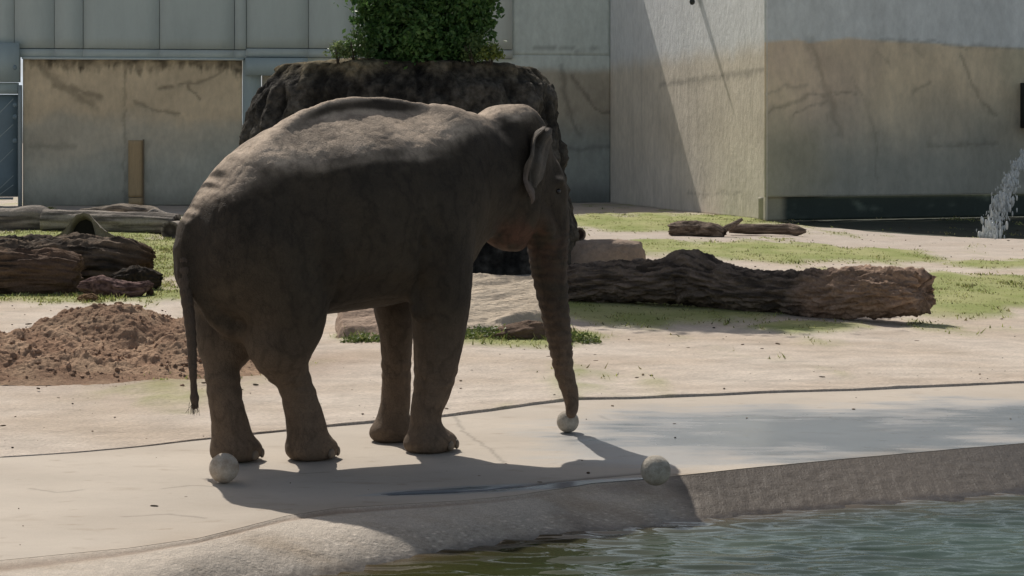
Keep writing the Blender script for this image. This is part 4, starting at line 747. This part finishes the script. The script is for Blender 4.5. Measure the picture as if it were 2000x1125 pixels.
for (px, py, w, h, n, lab) in [(955, 668, .9, .16, 1500, 'low leafy weeds at the foot of the pale slab beside the front leg'), (1125, 672, .55, .12, 700, 'yellow green tuft of weeds just right of the trunk'), (712, 672, .5, .10, 600, 'low weeds under the brown rock below the belly'), (168, 574, .5, .16, 500, 'bright grassy tuft before the left logs beside the pale stone')]:
    p = at(px, py); t = empty('weed_patch', tuple(p), label=lab, cat='weeds')
    P = clumpy([(p[0], p[1], 0.02, w * .5, w * .35, h)], n, px * .1, -.1, 6.0); P[:, 2] = np.abs(P[:, 2]); leaves('foliage', P, 0.045, np.array([0.20, 0.24, 0.07]), np.array([0.10, 0.15, 0.04]), t, M_h)

# ------------------------------------------------------------------ elephant (local frame: u forward, v to its right, z up)
HEAD = math.atan2(0.469, 0.883); EO = np.array([-1.20, 13.15, 0.0])
def surface_nets(F, org, h):
    ins = F < 0; nx, ny, nz = F.shape
    cnt = np.zeros((nx - 1, ny - 1, nz - 1), np.int8)
    cs = [(i, j, k) for i in (0, 1) for j in (0, 1) for k in (0, 1)]
    for i, j, k in cs: cnt += ins[i:nx - 1 + i, j:ny - 1 + j, k:nz - 1 + k]
    act = (cnt > 0) & (cnt < 8); I = np.argwhere(act); idx = np.full(act.shape, -1, np.int64); idx[act] = np.arange(len(I))
    vals = np.stack([F[I[:, 0] + i, I[:, 1] + j, I[:, 2] + k] for i, j, k in cs], 1); C = np.array(cs, float)
    acc = np.zeros((len(I), 3)); w = np.zeros(len(I))
    for a in range(8):
        for b in range(a + 1, 8):
            if np.abs(C[a] - C[b]).sum() != 1: continue
            x, y = vals[:, a], vals[:, b]; m = (x < 0) != (y < 0); t = np.where(m, x / np.where(m, x - y, 1), 0)
            acc += np.where(m[:, None], C[a] + (C[b] - C[a]) * t[:, None], 0); w += m
    V = org + h * (I + acc / w[:, None]); Q = []
    for ax in range(3):
        sl = [slice(None)] * 3; a = list(sl); b = list(sl); a[ax] = slice(0, -1); b[ax] = slice(1, None)
        s0, s1 = ins[tuple(a)], ins[tuple(b)]; o1, o2 = [(1, 2), (2, 0), (0, 1)][ax]
        E = np.argwhere(s0 != s1); E = E[(E[:, o1] > 0) & (E[:, o2] > 0) & (E[:, o1] < F.shape[o1] - 1) & (E[:, o2] < F.shape[o2] - 1)]
        fl = s0[tuple(E.T)]; d1 = np.zeros(3, int); d1[o1] = 1; d2 = np.zeros(3, int); d2[o2] = 1
        g = lambda P: idx[tuple(P.T)]
        q = np.stack([g(E - d1 - d2), g(E - d2), g(E), g(E - d1)], 1); Q.append(np.where(fl[:, None], q, q[:, ::-1]))
    return V, np.concatenate(Q)
H_ = 0.0145; org = np.array([-1.42, -0.80, -0.03]); shp = (int(3.50 / H_), int(1.56 / H_), int(2.62 / H_))
ax = [org[i] + H_ * np.arange(shp[i]) for i in range(3)]
U_, Vv, Z_ = [a.astype(np.float32) for a in np.meshgrid(*ax, indexing='ij')]
sp = lambda xs_, ys_, x: np.interp(x, xs_, ys_)
def smooth_interp(xs_, ys_, x):
    P = np.array([[a, b, 0] for a, b in zip(xs_, ys_)], float); m = np.gradient(P[:, 1], P[:, 0]); i = np.clip(np.searchsorted(P[:, 0], x, 'right') - 1, 0, len(P) - 2)
    h = P[i + 1, 0] - P[i, 0]; s = np.clip((x - P[i, 0]) / h, 0, 1)
    return (2 * s**3 - 3 * s**2 + 1) * P[i, 1] + (s**3 - 2 * s**2 + s) * h * m[i] + (-2 * s**3 + 3 * s**2) * P[i + 1, 1] + (s**3 - s**2) * h * m[i + 1]
uu = ax[0]
ZT = smooth_interp([-1.20, -1.16, -1.06, -.94, -.72, -.46, -.237, .0, .145, .4, .62, .85, 1.046, 1.2, 1.5], [1.45, 1.58, 1.74, 1.91, 2.135, 2.30, 2.41, 2.47, 2.487, 2.475, 2.455, 2.42, 2.365, 2.32, 2.2], uu)
ZB = smooth_interp([-1.24, -1.1, -.9, -.7, -.3, .1, .45, .7, .9, 1.1, 1.5], [1.35, 1.12, 1.0, .95, .95, .985, 1.02, 1.10, 1.25, 1.42, 1.6], uu)
WW = np.interp(uu, [-1.55,-1.18, -1.15, -1.10, -1.0, -.88, -.7, -.4, 0, .3, .6, .8, 1.0, 1.15, 1.25, 1.6], [-.6, 0.0, .10, .20, .32, .41, .48, .54, .60, .585, .52, .45, .34, .2, 0.0, -.6]); WW = np.convolve(np.pad(WW, 6, mode='edge'), np.ones(13) / 13, 'valid')
tt_ = np.linspace(-0.3, 1.3, 321)
PA = np.interp(tt_, [-.3, -0.03, 0, .02, .07, .105, .15, .20, .25, .30, .37, .45, .55, .67, .8, .92, .97, 1, 1.3], [-1.2, -.12, 0.02, .06, .115, .26, .445, .62, .75, .84, .91, .96, .99, .985, .885, .62, .36, 0, -1.5])
PB = np.where((tt_ > 0) & (tt_ < 1), np.sqrt(np.clip(1 - (2 * tt_ - 1) ** 2, 0, 1)) ** 0.9, -np.abs(np.where(tt_ < 0, tt_, tt_ - 1)) * 5)
mb = sstep(-.80, -.08, uu) * sstep(.86, .64, uu)
tg = (ZT[:, None, None] - Z_) / (ZT - ZB)[:, None, None]
k = np.clip((tg + 0.3) / 1.6 * 320, 0, 319.999); ki = k.astype(int); kf = k - ki
pa = PA[ki] * (1 - kf) + PA[ki + 1] * kf; pb = PB[ki] * (1 - kf) + PB[ki + 1] * kf
pf_ = pa * mb[:, None, None] + pb * (1 - mb[:, None, None]); W3_ = WW[:, None, None]
w3 = np.where((W3_ > 0) & (pf_ > 0), W3_ * pf_, np.minimum(np.minimum(W3_, 0), np.minimum(pf_, 0) * .6))
F0 = np.abs(Vv) - w3
G = np.gradient(F0, H_); gn = np.sqrt(sum(g * g for g in G)); SD = (F0 / np.maximum(gn, 0.8)).astype(np.float32); del G, gn, F0, w3, pa, pb, tg
SD = np.clip(SD, -0.5, 0.5)
for _ in range(2):
    for a_ in range(3): SD = 0.25 * np.roll(SD, 1, a_) + 0.5 * SD + 0.25 * np.roll(SD, -1, a_)
def region(lo, hi):
    s = [slice(max(0, int((lo[i] - org[i]) / H_)), min(shp[i], int((hi[i] - org[i]) / H_) + 2)) for i in range(3)]; return tuple(s)
def blend(lo, hi, fn, k, sub=False):
    lo = np.array(lo) - k - 0.03; hi = np.array(hi) + k + 0.03; s = region(lo, hi); d = fn(U_[s], Vv[s], Z_[s]).astype(np.float32); a = SD[s]
    if sub: d = -d; h = np.clip(0.5 - 0.5 * (a - d) / k, 0, 1); SD[s] = a * (1 - h) + d * h + k * h * (1 - h)
    else: h = np.clip(0.5 + 0.5 * (d - a) / k, 0, 1); SD[s] = d * (1 - h) + a * h - k * h * (1 - h)
def ell(c, r, k=0.08, rot=0.0, pit=0.0, sub=False):
    c = np.array(c, float); r = np.array(r, float); R = r.max()
    def fn(x, y, z):
        x, y, z = x - c[0], y - c[1], z - c[2]
        if pit: x, z = x * math.cos(pit) + z * math.sin(pit), -x * math.sin(pit) + z * math.cos(pit)
        if rot: x, y = x * math.cos(rot) + y * math.sin(rot), -x * math.sin(rot) + y * math.cos(rot)
        k0 = np.sqrt((x / r[0]) ** 2 + (y / r[1]) ** 2 + (z / r[2]) ** 2); k1 = np.sqrt((x / r[0] ** 2) ** 2 + (y / r[1] ** 2) ** 2 + (z / r[2] ** 2) ** 2)
        return k0 * (k0 - 1) / np.maximum(k1, 1e-3)
    blend(c - R, c + R, fn, k, sub)
def limb(pts, k=0.06, n=None, sub=False, sq=1.0):
    """pts rows u,v,z,r ; smooth chain of round cones, evaluated as one field. sq: squash across v"""
    P = spline(pts, n or len(pts) * 4); lo = (P[:, :3] - P[:, 3:]).min(0); hi = (P[:, :3] + P[:, 3:]).max(0)
    def fn(x, y, z):
        best = np.full(x.shape, 9.0, np.float32)
        for a, b in zip(P[:-1], P[1:]):
            ab = b[:3] - a[:3]; L2 = ab @ ab
            t = np.clip(((x - a[0]) * ab[0] + (y - a[1]) * ab[1] + (z - a[2]) * ab[2]) / L2, 0, 1)
            d = np.sqrt((x - a[0] - t * ab[0]) ** 2 + ((y - a[1] - t * ab[1]) / sq) ** 2 + (z - a[2] - t * ab[2]) ** 2) - (a[3] + (b[3] - a[3]) * t)
            best = np.minimum(best, d)
        return best
    blend(lo, hi, fn, k, sub)
# hips, thighs and hind legs
ell((-.68, .26, 1.44), (.34, .25, .44), .12, pit=.25); ell((-.63, -.24, 1.44), (.32, .24, .44), .12, pit=.25)
limb([(-.56, .27, 1.42, .27), (-.50, .26, 1.14, .285), (-.48, .23, .98, .265), (-.515, .21, .83, .235), (-.48, .18, .70, .17), (-.40, .15, .56, .122), (-.335, .12, .40, .122), (-.29, .11, .24, .135), (-.275, .11, .12, .145)], .055)
limb([(-.68, -.24, 1.42, .26), (-.715, -.23, 1.14, .27), (-.735, -.20, .98, .25), (-.76, -.16, .83, .215), (-.81, -.12, .68, .135), (-.812, -.08, .52, .118), (-.80, -.06, .38, .118), (-.77, -.06, .24, .130), (-.755, -.06, .12, .145)], .055)
ell((-.245, .11, .07), (.185, .165, .105), .05); ell((-.725, -.06, .07), (.18, .16, .105), .05)
# shoulders and fore legs
ell((.62, .24, 1.70), (.30, .22, .48), .12); ell((.60, -.26, 1.70), (.30, .2, .46), .12)
limb([(.62, .30, 1.55, .24), (.64, .29, 1.22, .225), (.65, .27, 1.00, .205), (.645, .25, .79, .18), (.635, .23, .60, .157), (.61, .215, .42, .132), (.57, .205, .28, .112), (.565, .205, .18, .112), (.575, .205, .10, .14)], .045)
limb([(.58, -.28, 1.50, .22), (.57, -.29, 1.22, .20), (.565, -.30, 1.00, .165), (.575, -.31, .80, .128), (.58, -.32, .60, .112), (.585, -.33, .42, .108), (.58, -.335, .26, .110), (.565, -.335, .18, .118), (.565, -.335, .10, .14)], .045)
ell((.605, .205, .065), (.20, .165, .10), .05); ell((.565, -.335, .065), (.185, .155, .10), .05)
ell((.45, .33, 1.09), (.075, .07, .17), .03)                                     # loose skin at the elbow
ell((.74, 0, 1.42), (.26, .30, .30), .10)                                         # chest
# neck and head
limb([(.75, 0, 1.93, .45), (1.0, -.03, 1.93, .41), (1.22, -.07, 1.95, .37), (1.36, -.10, 1.98, .33)], .10, sq=.82)
HR = math.radians(14)                                                            # head turned to its left
ell((1.40, -.12, 2.12), (.34, .27, .32), .08, rot=-HR)
ell((1.27, -.07, 2.235), (.16, .20, .18), .06); ell((1.47, -.04, 2.24), (.17, .12, .20), .05, rot=-HR); ell((1.46, -.24, 2.24), (.17, .12, .20), .05, rot=-HR)
ell((1.42, -.11, 1.74), (.25, .24, .36), .08, pit=-.15)                            # cheek and jaw
ell((1.36, -.12, 1.46), (.19, .13, .09), .05, pit=-.35)                            # lower lip
ell((1.655, -.145, 1.84), (.18, .19, .28), .07, rot=-HR)                            # face
ell((1.73, -.05, 1.93), (.07, .06, .08), .04); ell((1.70, -.28, 1.93), (.07, .06, .08), .04)   # brows
limb([(1.46, .15, 2.17, .03), (1.44, .15, 2.0, .03), (1.45, .15, 1.85, .02)], .05, sub=True, n=5)  # hollow behind the ear
# trunk
TR = [(1.69, -.15, 1.78, .195), (1.72, -.15, 1.58, .178), (1.735, -.145, 1.40, .155), (1.745, -.14, 1.22, .137), (1.765, -.13, 1.05, .121), (1.79, -.12, .88, .108), (1.815, -.11, .72, .096), (1.835, -.10, .56, .083), (1.855, -.09, .42, .073), (1.885, -.07, .30, .064), (1.885, -.04, .21, .055), (1.865, -.015, .15, .046)]
limb(TR, .06, 34)
limb([(1.60, .02, 1.62, .06), (1.66, .02, 1.50, .05), (1.70, -.03, 1.40, .03)], .04, n=6)   # tusk sheath
# tail root
limb([(-.96, .02, 1.68, .09), (-1.07, .05, 1.56, .075), (-1.13, .08, 1.45, .055), (-1.15, .11, 1.34, .046), (-1.15, .13, 1.22, .04)], .09, 12)
limb([(-1.06, .10, 1.52, .05), (-1.08, .12, 1.40, .04), (-1.05, .14, 1.28, .02)], .03, n=5)
limb([(-1.10, .13, 1.28, .022), (-1.03, .14, 1.10, .030), (-.92, .10, .98, .065), (-.76, .09, .91, .075), (-.66, .09, .92, .08)], .06, n=12)
# skin folds: groin, flank, shoulder crease, elbow
def fold(pts, r=.012, k=.03): limb([(*p, r) for p in pts], k, sub=True, n=10)
SD = np.maximum(SD, -(Z_ - 0.0))
# flank folds pushed in where they meet the surface
def surf_v(u, z, right=True):
    i = int((u - org[0]) / H_); k_ = int((z - org[2]) / H_); col = SD[i, :, k_]; j = np.where(col < 0)[0]
    return ax[1][j[-1]] if right else ax[1][j[0]]
def crease(pts, r=.010, k=.03, n=16):
    P = spline([(a, b, 0) for a, b in pts], n); limb([(p[0], surf_v(p[0], p[1]) + 0.004, p[1], r) for p in P], k, sub=True, n=n)
ev_ = surf_v(1.735, 1.80); ell((1.735, ev_ + .01, 1.80), (.05, .035, .042), .03, sub=True); ell((1.72, ev_ - .02, 1.872), (.07, .045, .03), .03)
crease([(.38, 1.52), (.40, 1.35), (.42, 1.18), (.42, 1.05)], .018, .035)
crease([(-.18, 1.42), (-.19, 1.25), (-.20, 1.08), (-.22, 1.0)], .015, .03)
crease([(.50, 1.62), (.46, 1.50), (.40, 1.46)], .007, .03)
crease([(.30, 1.02), (.38, 1.05), (.46, .93), (.53, .92)], .008, .025)
EV, EF = surface_nets(SD, org, H_)
# smooth a little
adj = np.concatenate([EF[:, [0, 1]], EF[:, [1, 2]], EF[:, [2, 3]], EF[:, [3, 0]]]); 
def lap(V, it, lam=0.5):
    for _ in range(it):
        S = np.zeros_like(V); n = np.bincount(adj[:, 0], minlength=len(V)).astype(float)
        for c in range(3): S[:, c] = np.bincount(adj[:, 0], V[adj[:, 1], c], len(V))
        V = V + lam * (S / np.maximum(n, 1)[:, None] - V)
    return V
EV = lap(EV, 7)
def vnorm(V, F):
    fn = np.cross(V[F[:, 2]] - V[F[:, 0]], V[F[:, 3]] - V[F[:, 1]]); N = np.zeros_like(V)
    for q in range(4):
        for c in range(3): N[:, c] += np.bincount(F[:, q], fn[:, c], len(V))
    return N / np.maximum(np.linalg.norm(N, axis=1), 1e-9)[:, None]
NV = vnorm(EV, EF)
u, v, z = EV.T
ribs = 0.011 * fbm(np.stack([u * 4, v * 2.5, z * 2.2], 1), 3) * sstep(1.0, 1.4, z) * sstep(-.85, -.45, u)
hide = 0.005 * fbm(EV * 6, 4) + 0.0022 * fbm(EV * [24, 24, 8], 4) - 0.004 * np.clip(1 - np.abs(fbm(EV * [5, 5, 2.2] + 3, 4)) * 9, 0, 1) 
knee = 0.006 * np.sin(z * 70 + 3 * fbm(EV * 4, 2)) * (np.exp(-((z - .52) / .12) ** 2) * sstep(1.2, .9, z)) * (u < 1.2) * 0.5
# trunk rings
tp = spline(TR, 60); dt = np.min(np.linalg.norm(EV[:, None, :2][::1] * 0 + 0, axis=-1), axis=1) if False else None
tm = (u > 1.5) & (z < 1.62); tw = np.where(tm, sstep(1.62, 1.45, z), 0.0)
ring = tw * (0.0042 * np.sin(z * 95 + 2.5 * np.sin(z * 9) + 5.0 * fbm(EV * 5, 3)) * sstep(0.2, 0.5, z))
EV2 = EV + NV * (ribs + hide + knee + ring)[:, None]; EV2[:, 2] = np.maximum(EV2[:, 2], 0.0)
# colour: grey brown hide, dust on the back painted pale where sunlight falls, pink mottling at mouth and trunk root, brown legs
n1_ = sstep(-.4, .4, fbm(EV * 2.2, 4))[:, None]; hid = lin(90, 80, 70) * 0.50 * (1 - n1_) + lin(100, 88, 74) * 0.54 * n1_
leg = sstep(1.15, 0.35, z)[:, None]; hid = hid * (1 - 0.75 * leg) + lin(116, 100, 86) * 0.98 * 0.75 * leg
sunlit_dust = np.clip(sstep(.40, .70, NV[:, 2] + 0.18 * fbm(EV * 5, 4)) * sstep(1.75, 2.05, z + 0.1 * fbm(EV * 2, 3) + 0.3 * sstep(-.7, -1.1, u)), 0, 1)[:, None]
hid = hid * (1 - .9 * sunlit_dust) + lin(190, 172, 154) * (0.70 + 0.42 * sstep(-.35, .35, fbm(EV * [3, 3, 5], 4)))[:, None] * 0.9 * sunlit_dust
pk = np.exp(-(((u - 1.38) / .22) ** 2 + ((z - 1.48) / .13) ** 2) ** 1.2) + 0.35 * np.exp(-(((u - 1.66) / .16) ** 2 + ((z - 1.36) / .22) ** 2)) * sstep(-.3, .1, v) + .12 * tw
pk = (np.clip(pk, 0, 1) * sstep(-.35, .25, fbm(EV * 7, 3)))[:, None] * 0.75
hid = hid * (1 - pk) + lin(140, 100, 82) * 0.55 * pk
hid = hid * (1 - 0.28 * np.clip(1 - np.abs(fbm(EV * [6, 6, 3] + 3, 4)) * 10, 0, 1))[:, None] * np.array([1.03, 1.0, .94])
ft = sstep(0.10, 0.0, z)[:, None]; hid = hid * (1 - 0.3 * ft) + lin(150, 134, 116) * 0.5 * 0.3 * ft
hid = hid * (1 + 0.25 * fbm(EV * 14, 4)[:, None]); hid = hid * (1 - 0.22 * sstep(.1, .5, fbm(EV * [2.5, 2.5, 1.5] + 9, 4)))[:, None]
def hide_nodes(nt, b):
    N, L = nt.nodes, nt.links; tc = N.new('ShaderNodeTexCoord')
    old = b.inputs['Normal'].links[0].from_socket
    vo = N.new('ShaderNodeTexVoronoi'); vo.feature = 'DISTANCE_TO_EDGE'; vo.inputs['Scale'].default_value = 46
    mp = N.new('ShaderNodeMapping'); mp.inputs['Scale'].default_value = (1, 1, 0.42); nz = N.new('ShaderNodeTexNoise'); nz.inputs['Scale'].default_value = 12; nz.inputs['Detail'].default_value = 3
    ad = N.new('ShaderNodeVectorMath'); ad.operation = 'MULTIPLY_ADD'; ad.inputs[1].default_value = (.10, .10, .10)
    L.new(tc.outputs['Object'], nz.inputs['Vector']); L.new(nz.outputs['Color'], ad.inputs[0]); L.new(tc.outputs['Object'], ad.inputs[2]); L.new(ad.outputs[0], mp.inputs[0]); L.new(mp.outputs[0], vo.inputs['Vector'])
    mr = N.new('ShaderNodeMapRange'); mr.inputs['From Max'].default_value = 0.10; L.new(vo.outputs['Distance'], mr.inputs['Value'])
    bp = N.new('ShaderNodeBump'); bp.inputs['Strength'].default_value = 0.5; bp.inputs['Distance'].default_value = 0.006; L.new(mr.outputs[0], bp.inputs['Height']); L.new(old, bp.inputs['Normal']); L.new(bp.outputs[0], b.inputs['Normal'])
    cl = b.inputs['Base Color'].links[0].from_socket; m2 = N.new('ShaderNodeMapRange'); m2.inputs['From Max'].default_value = 0.07; m2.inputs['To Min'].default_value = 0.86; m2.inputs['To Max'].default_value = 1.04
    L.new(vo.outputs['Distance'], m2.inputs['Value']); sc = N.new('ShaderNodeVectorMath'); sc.operation = 'SCALE'; L.new(cl, sc.inputs[0]); L.new(m2.outputs[0], sc.inputs['Scale']); L.new(sc.outputs[0], b.inputs['Base Color'])
M_hide = mat('elephant_hide', vcol=True, rough=0.78, var=0.12, scale=9, bump=0.35, bscale=38, bdist=0.008, spec=0.2, fine=0.08, fscale=80, extra=hide_nodes)
toW = lambda A: A * np.array([1, -1, 1])
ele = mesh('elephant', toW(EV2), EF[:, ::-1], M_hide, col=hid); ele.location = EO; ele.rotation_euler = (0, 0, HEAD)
tag(ele, 'grey brown elephant seen from behind its right side with trunk lowered onto a ball', 'elephant')
# ears
def ear(side, fold=1.0):
    ns, nr = 60, 44; s = np.linspace(0, 1, ns)[:, None]; r = np.linspace(0, 1, nr)[None]
    bu = 1.60 - 0.09 * s; bv = (0.145 if side > 0 else 0.40) + 0.0 * s; bz = 2.20 - 0.33 * s
    Lg = np.interp(s, [0, .12, .3, .55, .8, 1], [.12, .20, .24, .27, .24, .12])
    dirx, diry = (-.86, .40) if side > 0 else (-.55, .75); drp = np.interp(s, [0, .3, .7, 1], [-.05, .00, .06, .15])
    u_ = bu + dirx * Lg * r; v_ = bv + diry * Lg * np.sin(r * 1.5) * 0.9; z_ = bz + 0.075 * (1 - s) ** 2 * np.sin(r * np.pi * .6) - drp * r ** 1.3
    wob = 0.03 * np.sin(s * 11 + r * 4) * r + 0.055 * np.sin(r * 8.5 - 1.0 + 1.3 * s) * sstep(0.2, .5, r) * (1 - s * .5)
    v_ = v_ + wob; curl = sstep(.28, 0, s) * r; v_ = v_ + 0.05 * curl; z_ = z_ - 0.05 * curl * r
    P = P3(u_, v_, z_); P = P + 0.012 * fbm(P * 9, 3)[..., None]
    if side < 0: P[..., 1] = -0.02 - P[..., 1]
    th = 0.007 + 0.012 * (1 - r) + 0.010 * np.exp(-(s / .12) ** 2)
    dx = np.gradient(P, axis=0); dy = np.gradient(P, axis=1); Nn = np.cross(dx, dy); Nn /= np.linalg.norm(Nn, axis=2)[..., None]
    e = np.minimum(np.minimum(s, 1 - s) * 12, np.minimum(1.2, (1 - r) * 14)); e = np.clip(e, 0.12, 1)
    A = P + Nn * (th * e)[..., None]; B = P - Nn * (th * e)[..., None]; V = np.concatenate([A.reshape(-1, 3), B.reshape(-1, 3)]); n = ns * nr
    F1 = gridF(ns, nr); F2 = F1[:, ::-1] + n; ringi = list(range(nr)) + [i * nr + nr - 1 for i in range(1, ns)] + [(ns - 1) * nr + j for j in range(nr - 2, -1, -1)] + [i * nr for i in range(ns - 2, 0, -1)]
    rr = np.array(ringi); F3 = np.stack([rr, np.roll(rr, -1), np.roll(rr, -1) + n, rr + n], -1)[:, ::-1]
    F = np.concatenate([F1, F2, F3]); F = F if side < 0 else F[:, ::-1]
    c = np.tile(lin(122, 112, 102) * 0.62, (len(V), 1)); pkk = np.tile((sstep(.5, 1, r) * sstep(.3, .9, s)).ravel(), 2)[:, None] * .4; c = c * (1 - pkk) + lin(150, 120, 104) * .6 * pkk
    return mesh('ear', toW(V), F, M_hide, ele, col=c * (1 + .3 * fbm(V * 12, 3)[:, None]), world=False)
ear(1); ear(-1)
# tail
def dist(L, th): return 1 + .06 * np.sin(L * 90) + 0 * th
V, F, (t, th, cap) = tube([(-1.14, .11, 1.40, .046), (-1.15, .14, 1.2, .042), (-1.13, .155, 1.0, .037), (-1.115, .16, .82, .032), (-1.11, .165, .66, .027), (-1.105, .17, .54, .022), (-1.10, .17, .47, .029), (-1.095, .165, .41, .019)], 16, 70, 2, dist)
mesh('tail', toW(V), [f[:, ::-1] for f in F], M_hide, ele, col=np.tile(lin(104, 90, 78) * .62, (len(V), 1)), world=False)
for i in range(1):
    Vh = []; Fh = []; n = 0
    for q in range(24):
        a = rng.normal(0, .012, 2); b_ = a + rng.normal(0, .018, 2); V, F, _ = tube([(-1.098 + a[0], .167 + a[1], .45, .0016), (-1.096 + b_[0], .165 + b_[1], .385 - rng.random() * .02, .001)], 4, 3, 0); Vh.append(V); Fh.append([f + n for f in F]); n += len(V)
    mesh('tail_hair', toW(np.concatenate(Vh)), [np.concatenate([f[0] for f in Fh]), np.concatenate([f[1] for f in Fh])], mat('tail_hair', (.012, .01, .009), bump=0), ele, world=False)
# eye
U, Fc = cube_sphere(10); mesh('eye', toW(U * .022 + [1.735, ev_ - .028, 1.80]), Fc, mat('eye', (.02, .012, .008), rough=.08, bump=0, spec=.6), ele, world=False)
# toenails
M_nail = mat('toenail', tuple(lin(150, 134, 116) * 0.5), rough=.6, var=.15, scale=20, bump=.2)
for (cu, cv, ru, rv, n) in [(.605, .205, .20, .165, 5), (.565, -.335, .185, .155, 5), (-.245, .11, .185, .165, 4), (-.725, -.06, .18, .16, 4)]:
    for k_ in range(n):
        a = math.radians(-62 + 124 * k_ / (n - 1)); p = np.array([cu + ru * 0.955 * math.cos(a), cv + rv * 0.955 * math.sin(a), .05]); W = U * [.018, .030, .034]; c_, s_ = math.cos(a), math.sin(a)
        W = np.stack([c_ * W[:, 0] - s_ * W[:, 1], s_ * W[:, 0] + c_ * W[:, 1], W[:, 2]], -1) + p; mesh('toenail', toW(W), Fc, M_nail, ele, world=False)

# ------------------------------------------------------------------ balls
M_ball = mat('worn_ball', tuple(lin(186, 174, 158)), tint=tuple(lin(132, 106, 82)), rough=.8, var=.35, scale=48, bump=.6, bscale=40, bdist=.006, spec=.2)
M_ball2 = mat('worn_ball_grey', tuple(lin(180, 172, 158)), tint=tuple(lin(124, 112, 96)), rough=.85, var=.4, scale=55, bump=.8, bscale=50, bdist=.008, spec=.2)
def ball(c, r, m, lab, seed):
    V, F = rock(np.array([0, 0, 0]), (2 * r,) * 3, seed, 36, 0.02, 2.5); o = mesh('ball', V, F, m); o.location = c; tag(o, lab, 'ball', group='scuffed balls on the pool edge'); return o
ball((-1.83, 12.04, .094), .094, M_ball, 'scuffed beige ball in front of the elephant hind foot', 1)
ball((.415, 14.10, .083), .083, M_ball2, 'pale mossy ball held down by the tip of the elephant trunk', 2)
ball((.905, 11.93, .098), .095, M_ball2, 'grey ball on the deck edge above the ramp, right of the elephant shadow', 3)
